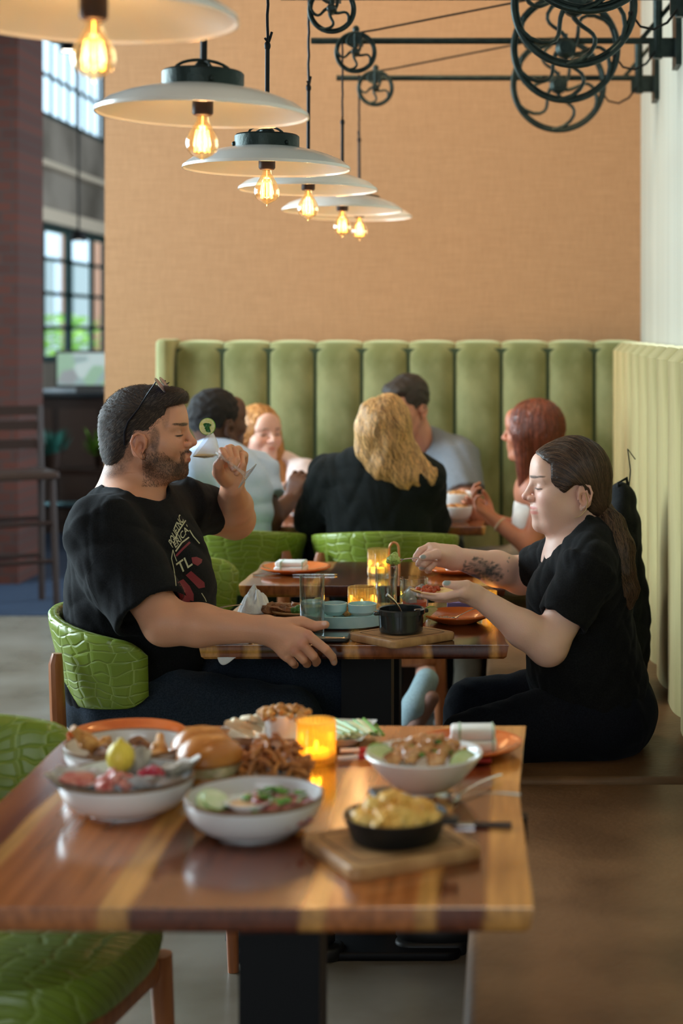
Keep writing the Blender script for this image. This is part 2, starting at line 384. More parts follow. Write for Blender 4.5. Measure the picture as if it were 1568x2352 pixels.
def window(name, y0, y1, z0, z1, ny, nz, bar, x=-4.25, dp=.03):
    fr = MB()
    fr.box(x - dp, x + dp, y0, y1, z0, z0 + .06).box(x - dp, x + dp, y0, y1, z1 - .06, z1)
    for k in range(ny + 1):
        y = y0 + (y1 - y0) * k / ny; b = bar if k % 2 == 0 else bar * .5
        fr.box(x - dp * .5, x + dp * .5, max(y0, y - b), min(y1, y + b), z0, z1)
    for k in range(1, nz):
        z = z0 + (z1 - z0) * k / nz; fr.box(x - dp*.5, x + dp*.5, y0, y1, z - .018, z + .018)
    e = fr.build(name, FRAME, smooth=False); e['kind'] = 'structure'
    MB().box(x - .006, x + .006, y0, y1, z0, z1).build('pane', WINGLASS, e, smooth=False)
    return e
window('window_1', 12.4, 17.7, 1.17, 2.44, 6, 4, .09)
window('window_2', 12.4, 17.7, 3.40, 4.22, 18, 2, .022, dp=.012)
window('window_3', 3.3, 6.3, .9, 3.4, 3, 2, .04)
window('window_4', 6.6, 8.9, .9, 3.6, 3, 2, .04)
fr = MB()
for k in range(6): fr.box(-3.8 + .82 * k - .04, -3.8 + .82 * k + .04, -3.84, -3.76, .8, 3.5)
fr.box(-3.8, .3, -3.84, -3.76, .8, .87).box(-3.8, .3, -3.84, -3.76, 3.43, 3.5)
e = fr.build('window_5', FRAME, smooth=False); e['kind'] = 'structure'
struct('trim_window_head', MB().box(-4.2, -4.12, 12.3, 17.8, 2.44, 2.56), mat('pale_trim', (.55, .47, .36), .6))
struct('trim_rail', MB().box(-4.2, -4.10, 10, 17.8, 2.93, 2.98), mat('pale_trim'))
# outside: pavement, a pale building opposite, shrubs under the windows
struct('ground_outside', MB().box(-16, -4.5, 6, 48, -.1, -.02), mat('pavement', (.45, .45, .43), .9))
op = empty('opposite_building', (-11, 37, 0), 0, 'pale blue grey building seen through the far left windows', 'building')
MB().box(-1, 1, -9, 9, 0, 9).build('wall', mat('pale_render', (.62, .72, .80), .8), op, smooth=False)
for k in range(6):
    fm = MB().box(.98, 1.06, -8 + 2.9 * k, -6.6 + 2.9 * k, .6, 3.0).build('window', mat('teal_glass', (.03, .10, .11), .1), op, smooth=False)
    MB().box(1.0, 1.1, -5.9 + 2.9 * k, -5.5 + 2.9 * k, 0, 6).build('pilaster', mat('brick_red_render', (.45, .22, .13), .8), op, smooth=False)
LEAF = mat('bright_leaves', (.12, .30, .03), .6, col2=(.35, .6, .08), nscale=6)
rnd = random.Random(5)
sh = None
for k in range(5):
    mb = MB(); y = 20.4 + 1.3 * k
    for j in range(240):
        a = rnd.uniform(0, 6.28); h = rnd.uniform(.2, 1.70); r = .75 * math.sqrt(rnd.random()) * (1 - .25 * h)
        c = Vector((r * math.cos(a), r * math.sin(a), h)); s = rnd.uniform(.06, .12)
        M3 = Matrix.Rotation(rnd.uniform(0, 6), 4, 'Z') @ Matrix.Rotation(rnd.uniform(-1, 1), 4, 'X')
        mb.add([c + M3 @ Vector(v) for v in ((-s, 0, 0), (0, -s * .5, .02), (s, 0, 0), (0, s * .5, .02))], [(0, 1, 2, 3)])
    o = empty('shrub', (-6.4 - .3 * (k % 2), y, -.02), 0, 'leafy green shrub outside the far left window, ' + ['nearest', 'second nearest', 'middle', 'second farthest', 'farthest'][k] + ' of five', 'shrub', 'shrubs outside the far window')
    mb.build('foliage', LEAF, o, smooth=False)
    MB().tube([(0, 0, 0), (0, 0, .8)], [.04, .02]).build('stem', mat('bark', (.1, .06, .03), .9), o)

# ------------------------------------------------------------------ banquettes
def rounded_channel(width, height, depth, lean=0, n=14, m=26, top_r=.06):
    """upholstered vertical channel, width along local x, facing -y, rounded top"""
    mb = MB()
    def fn(u, v):
        # u across, v goes from bottom front up and over the top to the back
        x = (u - .5) * width
        bulge = (1 - abs(2 * u - 1) ** 3.2)
        H = height
        L1, L2 = H - top_r, math.pi * top_r
        t = v * (L1 + L2)
        if t < L1:
            z = t; y = -depth
        else:
            a = (t - L1) / top_r; z = H - top_r + top_r * math.sin(a); y = -depth + top_r - top_r * math.cos(a)
        q = .032 * bulge
        if t < L1: return (x, y - q + .030, z)
        return (x, y - q * math.cos(a) + .030, z + q * math.sin(a) * .25 - .008)
    mb.grid(n, m, fn)
    return mb
D_B = 7.02
bk = empty('corner_banquette', (0, 0, 0), 0, 'tall green velvet channelled banquette along the papered wall and side wall, brown leather seats', 'banquette')
for k in range(10):
    x0 = P(400 + 107.2 * k, 0, D_B - .0).x
    w = 107.2 * D_B / F
    o = rounded_channel(w - .004, .97, .17).build('back_channel', VELVET, bk); o.location = (x0 + w / 2, 7.19, .45)
MB().box(-1.42, .57, 7.045, 7.245, 0, 1.385).build('back_board', mat('dark_green_board', (.03, .05, .02), .8), bk, smooth=False)
# end wing of the back
MB().rbox(-1.485, -1.432, 6.93, 7.245, 0, 1.425, .02).build('end_wing', VELVET, bk)
# side channels along the right wall
y = 7.0
k = 0
while y > 1.0:
    wd = .34
    o = rounded_channel(wd, .97, .12, top_r=.040).build('side_channel', VELVET2, bk)
    o.rotation_euler = (0, 0, -math.pi / 2); o.location = (.552, y - wd / 2, .45)
    y -= wd; k += 1
# seats
MB().rbox(-1.43, .44, 6.5, 7.06, .33, .455, .03).build('back_seat', LEATHER, bk)
for (a, b) in ((3.72, 6.49), (.6, 3.70)):
    MB().rbox(-.07, .475, a, b, .33, .452, .025).build('side_seat', LEATHER, bk)
MB().box(-1.42, .44, 6.6, 7.2, .0, .33).box(-.05, .55, .6, 6.6, 0, .33).build('seat_base', mat('dark_leather_base', (.10, .05, .03), .5), bk, smooth=False)

# ------------------------------------------------------------------ tables
def table(name, x0, x1, y0, y1, m, label, rot=0, notch=None, ped_x=None, group=None, seed=0, zt=.75, thick=.034, live_k=1):
    t = empty(name, ((x0 + x1) / 2, (y0 + y1) / 2, 0), 0, label, 'table', group)
    rn = random.Random(seed); cx, cy = (x0 + x1) / 2, (y0 + y1) / 2
    ph = rn.uniform(0, 6)
    def live(side, t_):
        return .004 * math.sin(t_ * 7 + ph + side) + .002 * math.sin(t_ * 17 + side * 2)
    n = 14; poly = []
    for k in range(n + 1): u = k / n; poly.append((x0 + (x1 - x0) * u, y0 + .002 * math.sin(u * 9)))
    for k in range(1, n): u = k / n; poly.append((x1 + live(1, u) * live_k - .012 * math.sin(math.pi * u), y0 + (y1 - y0) * u))
    for k in range(n + 1): u = k / n; poly.append((x1 + (x0 - x1) * u, y1))
    for k in range(1, n): u = k / n; poly.append((x0 + live(4, u) * live_k, y1 + (y0 - y1) * u))
    top = MB()
    N = len(poly)
    def ring(z, ins):
        out = []
        for p in poly:
            sx = max(-1, min(1, (p[0] - cx) / ((x1 - x0) / 2 - .0))); sy = max(-1, min(1, (p[1] - cy) / ((y1 - y0) / 2)))
            ix = ins * (abs(sx) ** 12) * (1 if sx > 0 else -1); iy = ins * (abs(sy) ** 12) * (1 if sy > 0 else -1)
            out.append((p[0] - ix, p[1] - iy, z))
        return out
    rings = [ring(zt - thick, .012), ring(zt - thick + .006, .005), ring(zt - .0018, 0), ring(zt - .0005, .0004), ring(zt, .0012)]
    vs = [v for r in rings for v in r]
    fs = [(j * N + i, j * N + (i + 1) % N, (j + 1) * N + (i + 1) % N, (j + 1) * N + i) for j in range(4) for i in range(N)]
    fs += [tuple(range(N))[::-1], tuple(range(4 * N, 5 * N))]
    top.add(vs, fs); o = top.build('tabletop', m, None, angle=30)
    o.parent = t; o.matrix_parent_inverse = Matrix.Translation(-Vector(t.location))
    px = ped_x if ped_x is not None else cx
    c = Vector((px - t.location.x, cy - t.location.y, 0))
    MB().box(c.x - .060, c.x + .060, c.y - .05, c.y + .05, .03, .70).build('pedestal', BLACKM, t, smooth=False)
    MB().rbox(c.x - .23, c.x + .23, c.y - .2, c.y + .2, 0, .02, .006, corner=.03).build('base_plate', BLACKM, t)
    MB().box(c.x - .2, c.x + .2, c.y - .03, c.y + .03, .69, .716).box(c.x - .03, c.x + .03, c.y - .17, c.y + .17, .69, .716).build('top_bracket', BLACKM, t, smooth=False)
    return t
near_table = table('dining_table', -.77, .030, 2.035, 2.975, WALNUT, 'nearest polished walnut table with pale sapwood streaks, crowded with shared dishes', seed=2, ped_x=-.342, live_k=.5)
o = MB().box(.382, .396, -.075, -.05, .705, .745).build('edge_notch_block', BLACKM, near_table, smooth=False)  # black block added in place of the dark notch in the table edge
tb = bpy.data.objects[-1] if False else None
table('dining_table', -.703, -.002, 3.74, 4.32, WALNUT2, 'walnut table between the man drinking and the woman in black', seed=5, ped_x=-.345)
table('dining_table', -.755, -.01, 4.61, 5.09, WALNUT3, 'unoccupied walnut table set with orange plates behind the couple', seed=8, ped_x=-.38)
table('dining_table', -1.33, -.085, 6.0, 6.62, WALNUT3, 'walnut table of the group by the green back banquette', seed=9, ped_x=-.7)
# ------------------------------------------------------------------ barrel chairs (face +x, origin on the floor)
def chair_shell():
    mb = MB(); nu, nv = 44, 14; A = math.radians(102); uvs = []
    R0x, R0y = .238, .250
    def plan(th, k):  # th=0 at the back
        return Vector((-R0x * k * math.cos(th), R0y * k * math.sin(th), 0))
    th_l = [-A + 2 * A * i / nu for i in range(nu + 1)]
    vs = []; uv = []
    prof = []
    # closed loop profile across: outer bottom -> outer top -> inner top -> inner bottom
    nloop = 2 * nv
    for i, th in enumerate(th_l):
        e = abs(th) / A
        endr = 1 - max(0, (e - .86) / .14) ** 2 * .34   # round the ends
        zt = .800 - .052 * e ** 1.6; zb = .572 + .030 * e
        mid = (zt + zb) / 2; zt = mid + (zt - mid) * endr; zb = mid + (zb - mid) * endr
        thk = .034 * (1 - max(0, (e - .93) / .07) ** 2 * .8)
        for j in range(nloop):
            a = 2 * math.pi * j / nloop
            # superellipse section: x = thickness direction, z = height
            ca, sa = math.cos(a), math.sin(a)
            q = 1 / ((abs(ca) ** 6 + abs(sa) ** 6) ** (1 / 6)) if True else 1
            hx, hz = ca * q, sa * q
            z = mid + hz * (zt - zb) / 2
            flare = 1 - .24 * ((.80 - z) / .25)
            base = plan(th, flare); nrm = Vector((base.x, base.y, 0)).normalized()
            vs.append(base + nrm * (hx * thk / 2) + Vector((0, 0, z))); uv.append((th * .26, z + (0 if hx > 0 else .4)))
    fs = []
    for i in range(nu):
        for j in range(nloop):
            fs.append((i * nloop + j, i * nloop + (j + 1) % nloop, (i + 1) * nloop + (j + 1) % nloop, (i + 1) * nloop + j))
    fs.append(tuple(range(nloop))[::-1]); fs.append(tuple(range(nu * nloop, (nu + 1) * nloop)))
    me = bpy.data.meshes.new('backrest'); me.from_pydata([tuple(v) for v in vs], [], fs); me.materials.append(CROC)
    ul = me.uv_layers.new(name='UVMap')
    for l in me.loops: ul.data[l.index].uv = uv[l.vertex_index]
    me.shade_smooth()
    return me
def planar_uv(o, s=1):
    me = o.data; ul = me.uv_layers.new(name='UVMap')
    for l in me.loops:
        v = me.vertices[l.vertex_index].co; ul.data[l.index].uv = (v.x * s, v.y * s + v.z * s)
SHELL = chair_shell()
def make_chair():
    t = empty('barrel_chair')
    o = bpy.data.objects.new('backrest', SHELL); COL.objects.link(o); o.parent = t
    fix_normals(o)
    s = MB(); n = 30
    poly = []
    for i in range(n):
        a = 2 * math.pi * i / n; c, s_ = math.cos(a), math.sin(a); q = 1 / ((abs(c) ** 3.2 + abs(s_) ** 3.2) ** (1 / 3.2))
        poly.append((.02 + .235 * c * q, .235 * s_ * q))
    rings = []
    for (z, k) in ((.385, .90), (.395, .97), (.42, 1), (.45, 1.0), (.468, .97), (.478, .88), (.482, .6)): rings.append([(p[0] * k, p[1] * k, z) for p in poly])
    vs = [v for r in rings for v in r]; fs = [(j * n + i, j * n + (i + 1) % n, (j + 1) * n + (i + 1) % n, (j + 1) * n + i) for j in range(6) for i in range(n)]
    fs += [tuple(range(n))[::-1], tuple(range(6 * n, 7 * n))]
    so = s.add(vs, fs).build('seat', CROC, t); planar_uv(so)
    MB().rbox(-.2, .23, -.2, .2, .345, .388, .01, corner=.06).build('seat_frame', LEGWOOD, t)
    for sy in (-1, 1):
        MB().tube([(.22, .175 * sy, .385), (.235, .195 * sy, 0)], [.021, .013], 12).build('leg', LEGWOOD, t)
        rl = MB(); pts = [(-.172, .205 * sy, .722), (-.174, .207 * sy, .70), (-.172, .200 * sy, .60), (-.166, .190 * sy, .40), (-.178, .192 * sy, .2), (-.200, .200 * sy, 0)]
        rl.tube(pts, [.014, .020, .022, .022, .018, .013], 10, flat=.8).build('leg', LEGWOOD, t)
    return t
ch0 = make_chair()
first = [True]
def place_chair(x, y, rz, label, group=None, z=0):
    o = ch0 if first[0] else copy_tree(ch0); first[0] = False
    o.location = (x, y, z); o.rotation_euler = (0, 0, rz); tagp(o, label, 'chair', group); return o
place_chair(-.850, 3.98, math.radians(-4), 'green crocodile leather barrel chair the man in the printed T-shirt sits on')
place_chair(-.85, 2.72, math.radians(-10), 'green barrel chair at the nearest table, cut off by the left edge')
place_chair(-.875, 4.84, 0, 'green barrel chair pulled up to the laid table behind the drinking man')
place_chair(-.955, 5.72, math.radians(90), 'green barrel chair left of the blonde woman, under the man in pale blue')
place_chair(-.425, 5.68, math.radians(90), 'green barrel chair the blonde woman in black sits on')

# ------------------------------------------------------------------ pulley arms and pendant lamps
def wheel(R, hubr, rim, n, curve, parent, name='wheel'):
    w_ = MB()
    w_.tube([(R * math.cos(2 * math.pi * k / 56), 0, R * math.sin(2 * math.pi * k / 56)) for k in range(56)], rim, 10, closed=True)
    w_.tube([((R - rim * 1.3) * math.cos(2 * math.pi * k / 56), 0, (R - rim * 1.3) * math.sin(2 * math.pi * k / 56)) for k in range(56)], rim * .55, 8, closed=True)
    o = w_.build(name, IRON, parent)
    h = MB(); Mx = Matrix.Rotation(math.pi / 2, 4, 'X')
    h.lathe([(0, -.03), (hubr * .6, -.03), (hubr, -.015), (hubr, .015), (hubr * .6, .03), (0, .03)], 20, Mx)
    h.build('hub', IRON, o)
    for k in range(n):
        a0 = 2 * math.pi * k / n + .3; pts = []
        for j in range(11):
            u = j / 10; r = hubr * .7 + (R - hubr * .7) * u; a = a0 + curve * math.sin(math.pi * u * .5) - curve * .9 * u * u + .35 * curve * math.sin(u * math.pi)
            pts.append((r * math.cos(a), 0, r * math.sin(a)))
        MB().tube(pts, [rim * (1.25 - .3 * math.sin(math.pi * j / 10)) for j in range(11)], 8, flat=.8).build('spoke', IRON, o)
    return o
D_L = [2.34, 3.17, 4.01, 4.83, 5.57, 6.39]
def make_arm(d):
    t = empty('pulley_arm', (0, d, 0))
    za = 2.440
    MB().tube([(-.67, .02, za), (.56, .02, za)], .011, 12).build('arm', IRON, t)
    MB().box(.555, .574, -.045, .085, za - .09, za + .13).box(.47, .556, .008, .032, za - .055, za - .0).tube([(.50, .02, za - .06), (.50, .02, za + .14)], .016, 12).tube([(.56, .02, za + .14), (.44, .02, za)], .008, 8).build('wall_bracket', IRON, t, smooth=False)
    wb = wheel(.176, .035, .0085, 6, .95, t, 'large_wheel'); wb.location = (.187, -.035, 2.405)
    MB().tube([(.187, -.07, 2.405), (.187, .03, 2.405)], .010).tube([(.187, .0, 2.405), (.187, .0, za + .02)], .009).build('axle', IRON, t)
    ws = wheel(.066, .014, .0055, 5, .9, t, 'small_wheel'); ws.location = (-.517, -.018, 2.395)
    MB().tube([(-.517, -.018, 2.395), (-.517, -.018, 2.46)], .007).ball((-.517, -.0, 2.475), (.012, .012, .014)).box(-.54, -.495, -.022, .035, 2.422, 2.458).build('pulley_block', IRON, t)
    MB().tube([(.187, -.035, 2.587), (.14, -.035, 2.583), (-.45, -.018, 2.470), (-.50, -.018, 2.462)], .0035, 6).build('belt_cord', BLACKM, t)
    pts = [(.36, -.03, 2.37), (.38, -.02, 2.345), (.42, -.01, 2.338), (.46, 0, 2.36), (.49, .01, 2.40), (.50, .02, 2.43)]
    MB().tube(pts, .004, 6).ball((.355, -.03, 2.38), .012).build('hanging_cord', BLACKM, t)
    return t
arm0 = None
for i, (dd, lab) in enumerate([(4.01, 'nearest black iron pulley arm, only the bottom of its big wheel in view'), (4.83, 'black iron pulley arm with the topmost of the visible big wheels'),
        (5.57, 'black iron pulley arm with big wheel, middle of the three complete ones'), (6.39, 'lowest looking black iron pulley arm, farthest along the wall')]):
    if arm0 is None: arm0 = make_arm(dd); a = arm0
    else: a = copy_tree(arm0)
    a.location = (0, dd, 0); tagp(a, lab, 'pulley arm', 'pulley arms on the side wall')
BULB = thin_glass('amber_bulb_glass', (1.0, .84, .56), gloss=1.1, body=.02)
FIL = mat('glowing_filament', (1, .5, .1), emit=(1, .40, .06), estr=13)
SOCK = mat('dark_brown_socket', (.03, .012, .008), .5)
def make_pendant(cable_to, rod):
    """origin at the rim plane centre"""
    t = empty('pendant_lamp')
    prof = [(.2, 0), (.1995, .005), (.18, .019), (.15, .031), (.12, .040), (.09, .046), (.078, .048), (.078, .050), (.092, .0505), (.12, .045), (.15, .036), (.18, .024), (.202, .007), (.203, 0), (.2, 0)]
    MB().lathe(prof, 72).build('shade', ENAMEL, t)
    MB().lathe([(0, .047), (.08, .047)], 40).build('shade_inner_disc', ENAMEL, t)
    cp = MB().lathe([(0, .050), (.078, .050), (.078, .080), (.074, .084), (.066, .085), (.062, .082), (0, .082)], 40)
    for k in range(3):
        a = 2.1 * k + .5; cp.ball((.079 * math.cos(a), .079 * math.sin(a), .060), .006)
    cap = cp.build('cap', IRON, t)
    y_ = MB()
    for s in (-1, 1):
        pts = [(s * .055 * math.cos(a), 0, .082 + .024 * math.sin(a)) for a in [math.pi / 2 * j / 8 for j in range(9)]]
        y_.tube(pts, .003, 6)
        pts = [(0, s * .055 * math.cos(a), .082 + .020 * math.sin(a)) for a in [math.pi / 2 * j / 8 for j in range(9)]]
        y_.tube(pts, .0022, 6)
    y_.lathe([(0, .082), (.016, .082), (.018, .094), (.012, .102), (.007, .106), (0, .106)], 20)
    y_.build('yoke', IRON, t)
    MB().lathe([(0, .048), (.019, .048), (.020, .022), (.020, .004), (.017, .000), (0, .000)], 28).build('socket', SOCK, t)
    bp = [(.010, -.008), (.011, -.022), (.016, -.036), (.023, -.052), (.0278, -.068), (.0285, -.080), (.025, -.094), (.018, -.104), (.009, -.111), (.003, -.114), (.001, -.120), (0, -.121)]
    bp = [(q[0] * 1.1, (q[1] + .008) * .80 + .001) for q in bp]; b = MB().lathe(bp, 32).build('bulb', BULB, t)
    f = MB(); nf = 7
    for k in range(nf):
        a = 2 * math.pi * k / nf; r1, r2 = .011, .014
        f.tube([(r1 * math.cos(a), r1 * math.sin(a), -.030), (r2 * math.cos(a), r2 * math.sin(a), -.070)], .0017, 5)
    f.tube([(0, 0, -.002), (0, 0, -.028)], .0012, 5)
    f.build('filament', FIL, b)
    return t
p0 = make_pendant(0, 0)
# x, rim height, cable top height, cable x offset
LAMPS = [(-.588, 1.900, 'nearest pendant lamp, cut off by the top left corner'), (-.588, 1.873, 'second nearest pendant lamp, hanging from a thick grey rod'), (-.588, 1.851, 'white enamel pendant lamp, third from the camera'),
         (-.588, 1.870, 'white enamel pendant lamp, fourth from the camera'), (-.563, 1.863, 'white enamel pendant lamp, second farthest'), (-.580, 1.898, 'smallest looking white enamel pendant lamp, farthest away')]
for i, (lx, lz, lab) in enumerate(LAMPS):
    t = p0 if i == 0 else copy_tree(p0)
    tagp(t, lab, 'pendant lamp', 'row of white pendant lamps')
for i, (lx, lz, lab) in enumerate(LAMPS):
    t = [o for o in COL.objects if o.get('label') == lab][0]
    t.location = (lx, D_L[i], lz); t.rotation_euler = (0, math.radians([0, .9, .3, .4, .8, .5][i]), .4 * i)
    ztop = 4.4 - lz if i < 2 else 2.44 - lz
    rodl = .28 if i == 1 else .20
    MB().tube([(0, 0, .10), (0, 0, .10 + rodl)], .0055 if i > 1 else .007, 8).build('rod', BLACKM, t)
    wob = .0 if i < 2 else .0008
    MB().tube([(wob * math.sin(j * 1.9), wob * math.cos(j * 2.3), .10 + rodl + (ztop - .09 - rodl) * j / 12) for j in range(13)], .0038, 6).build('cable', BLACKM, t)
    if i > 1:
        k = .10 + rodl
        MB().ball((0, 0, k), (.008, .008, .012)).tube([(0, 0, k), (.008, 0, k + .02), (.013, 0, k + .035)], .0035, 6).tube([(0, 0, k + .01), (-.008, 0, k + .018)], .003, 6).build('cable_knot', BLACKM, t)
    l = bpy.data.lights.new('bulb_light', 'POINT'); l.energy = 1.1; l.color = (1, .70, .42); l.shadow_soft_size = .02
    lo = bpy.data.objects.new('bulb_light', l); COL.objects.link(lo); lo.parent = t; lo.location = (0, 0, -.05)
# ------------------------------------------------------------------ tableware and food
def TT(px, py, z=.75):
    d = (CH - z) * F / (py - VY); return Vector(((px - VX) * d / F, d, z))
def thing(name, loc, label, cat, group=None, rz=0): return empty(name, loc, rz, label, cat, group)
BROWNRIM = mat('brown_rim_glaze', (.22, .12, .06), .3)
def bowl(x, y, z, R, h, foot, label, group='white bowls with brown rims', m=WHITEC, rimm=True, curve=1.0, name='serving_bowl', flare=0):
    t = thing(name, (x, y, z), label, 'bowl', group)
    o = [(0, .0), (foot, .0), (foot * 1.02, .004)]; n = 12
    for k in range(1, n + 1):
        u = k / n; r = foot + (R - foot) * (math.sin(u * math.pi / 2) if curve > .5 else u ** .85); zz = .004 + (h - .004) * (1 - math.cos(u * math.pi / 2)) if curve > .5 else .004 + (h - .004) * u ** 1.25
        o.append((r, zz))
    inner = [(max(0, r - .005), zz + .005 * (1 - k / len(o))) for k, (r, zz) in enumerate(o)][::-1][:-3]
    inner.append((foot * .9, .010)); inner.append((0, .009))
    MB().lathe(o + [(R - .0015, h + .0022), (R - .004, h + .001)] + inner, 56).build('body', m, t)
    if rimm: MB().lathe([(R + .0004, h - .0015), (R + .0002, h + .002), (R - .002, h + .0032), (R - .0045, h + .0015)], 56).build('rim', BROWNRIM, t)
    return t
def plate(x, y, z, R, label, m=TERRA, group='terracotta plates', name='plate', h=.017):
    t = thing(name, (x, y, z), label, 'plate', group)
    p = [(0, 0), (R * .55, 0), (R * .60, .003), (R * .9, h - .006), (R, h), (R, h + .003), (R - .004, h + .0035), (R * .88, h - .001), (R * .62, .0075), (R * .5, .0055), (0, .005)]
    MB().lathe(p, 56).build('body', m, t); return t
def chunks(name, parent, m, n, R, z0, dz, size, seed, x=0, y=0, nz=.55, sq=(1, 1, .8), rmin=0, ell=1.0, label=None):
    rn = random.Random(seed); mb = MB()
    for k in range(n):
        a = rn.uniform(0, 6.28); r = rmin + (R - rmin) * math.sqrt(rn.random()); s = size * rn.uniform(.7, 1.3)
        hh = z0 + dz * (1 - (r / max(R, 1e-4)) ** 2) * rn.uniform(.3, 1)
        Mx = Matrix.Rotation(rn.uniform(0, 6), 4, 'Z') @ Matrix.Rotation(rn.uniform(-.7, .7), 4, 'X')
        mb.ball((x + r * math.cos(a), y + r * math.sin(a) * ell, hh), (s * sq[0], s * sq[1], s * sq[2]), Mx, 9, 6, nz, k)
    o = mb.build(name, m, parent)
    if label: o['label'] = label
    return o
def stuffing(name, loc, label, cat, m, n, R, z0, dz, size, seed, **k):
    mb_parent = None
    o = chunks(name, None, m, n, R, z0, dz, size, seed, **k); o.location = loc
    tagp(o, label, cat, kind='stuff'); return o
FRIED = mat('fried_golden', (.42, .16, .035), .45, col2=(.70, .36, .10), nscale=60, bump=.5, bscale=200)
DARKMEAT = mat('roast_brown', (.11, .035, .012), .4, col2=(.34, .14, .05), nscale=50, bump=.5, bscale=200)
GREENH = mat('herb_green', (.05, .17, .02), .5, col2=(.16, .34, .05), nscale=60)
LIMESK = mat('lime_skin', (.16, .36, .04), .35); LIMEFL = mat('lime_flesh', (.62, .72, .28), .3, col2=(.75, .82, .45), nscale=120, sss=.2)
LEMON = mat('lemon_yellow', (.85, .66, .08), .35, bump=.3, bscale=200)
REDON = mat('pink_fish', (.60, .12, .10), .35, col2=(.78, .35, .28), nscale=70)
ICE = thin_glass('ice', (.95, .97, 1), .15, 1.2, .35)
SHELLM = mat('oyster_shell', (.35, .31, .27), .6, col2=(.75, .72, .68), nscale=40, bump=.6, bscale=90)
PEARL = mat('oyster_flesh', (.68, .62, .55), .12, col2=(.86, .84, .80), nscale=30, coat=.6)
STEEL = mat('polished_cutlery', (.75, .74, .72), .18, 1.0)
def wedge(x, y, z, r, label, rz=0, tilt=.5, skin=LIMESK, flesh=LIMEFL, cat='lime wedge', name='lime_wedge', group='lime wedges', roll=0):
    t = thing(name, (x, y, z), label, cat, group); t.rotation_euler = (tilt, roll, rz)
    mb = MB(); n, m_ = 12, 6; vs = []
    for i in range(n + 1):
        th = math.pi * i / n
        for j in range(m_ + 1):
            a = math.radians(-34 + 68 * j / m_); vs.append((r * 1.15 * math.cos(th), r * math.sin(th) * math.sin(a), r * math.sin(th) * math.cos(a)))
    fs = [(i * (m_ + 1) + j, i * (m_ + 1) + j + 1, (i + 1) * (m_ + 1) + j + 1, (i + 1) * (m_ + 1) + j) for i in range(n) for j in range(m_)]
    mb.add(vs, fs).build('skin', skin, t)
    f = MB(); s_ = .95
    for j in (0, m_):
        ring = [Vector(vs[i * (m_ + 1) + j]) * s_ for i in range(n + 1)]; f.add([(0, 0, 0)] + ring, [(0, k, k + 1) for k in range(1, n + 1)])
    f.build('flesh', flesh, t, smooth=False); return t
def votive(x, y, z, R, h, label, m, lit=True):
    t = thing('candle_holder', (x, y, z), label, 'candle holder', 'ribbed amber candle holders')
    rim = lambda a: 1 + .035 * math.cos(a * 26)
    MB().lathe([(0, .001), (R * .9, .001), (R, .006), (R, h), (R - .003, h), (R - .003, .010), (0, .009)], 156, rim=rim).build('glass', m, t)
    c = MB().lathe([(0, .011), (R * .70, .011), (R * .70, h * .30), (0, h * .28)], 24).build('wax', mat('candle_wax', (.9, .6, .2), .5, emit=(1, .55, .10), estr=2.2), t)
    MB().ball((0, 0, h * .28 + .009), (.003, .003, .008)).build('flame', mat('candle_flame', (1, .7, .2), emit=(1, .62, .18), estr=14), c)
    l = bpy.data.lights.new('candle_light', 'POINT'); l.energy = .35; l.color = (1, .5, .12); l.shadow_soft_size = .008
    lo = bpy.data.objects.new('candle_light', l); COL.objects.link(lo); lo.parent = t; lo.location = (0, 0, h * .28 + .012); l.energy = .22 if h > .05 else .02
    return t
AMBER = thin_glass('amber_ribbed_glass', (1.0, .80, .30), .06, 1.0, .30)
AMBER2 = thin_glass('smoky_amber_glass', (.97, .88, .58), .05, 1.1, .07)
CLEAR = thin_glass('clear_drinking_glass', (.97, .985, .98), .015, 1.15)
def tumbler(x, y, z, R, h, label, liquid=None, lh=.5, name='drinking_glass', base=.012, cat='drinking glass', ice=0, parent=None):
    t = thing(name, (x, y, z), label, cat)
    MB().lathe([(0, 0), (R * .95, 0), (R, .004), (R * 1.03, h), (R * 1.03 - .0018, h + .001), (R - .0025, base), (0, base - .002)], 48).build('glass', CLEAR, t)
    if liquid: MB().lathe([(0, base), (R - .004, base), (R - .0035, base + (h - base) * lh), (0, base + (h - base) * lh)], 40).build('liquid', liquid, t)
    if ice:
        rn = random.Random(ice); mb = MB()
        for k in range(5):
            Mx = Matrix.Translation((rn.uniform(-1, 1) * R * .45, rn.uniform(-1, 1) * R * .45, h * (.35 + .09 * k))) @ Matrix.Rotation(rn.uniform(0, 3), 4, Vector((rn.random(), 1, rn.random())))
            mb.rbox(-.012, .012, -.012, .012, -.010, .010, .003, Mx, seg=2)
        mb.build('ice', ICE, t)
    return t
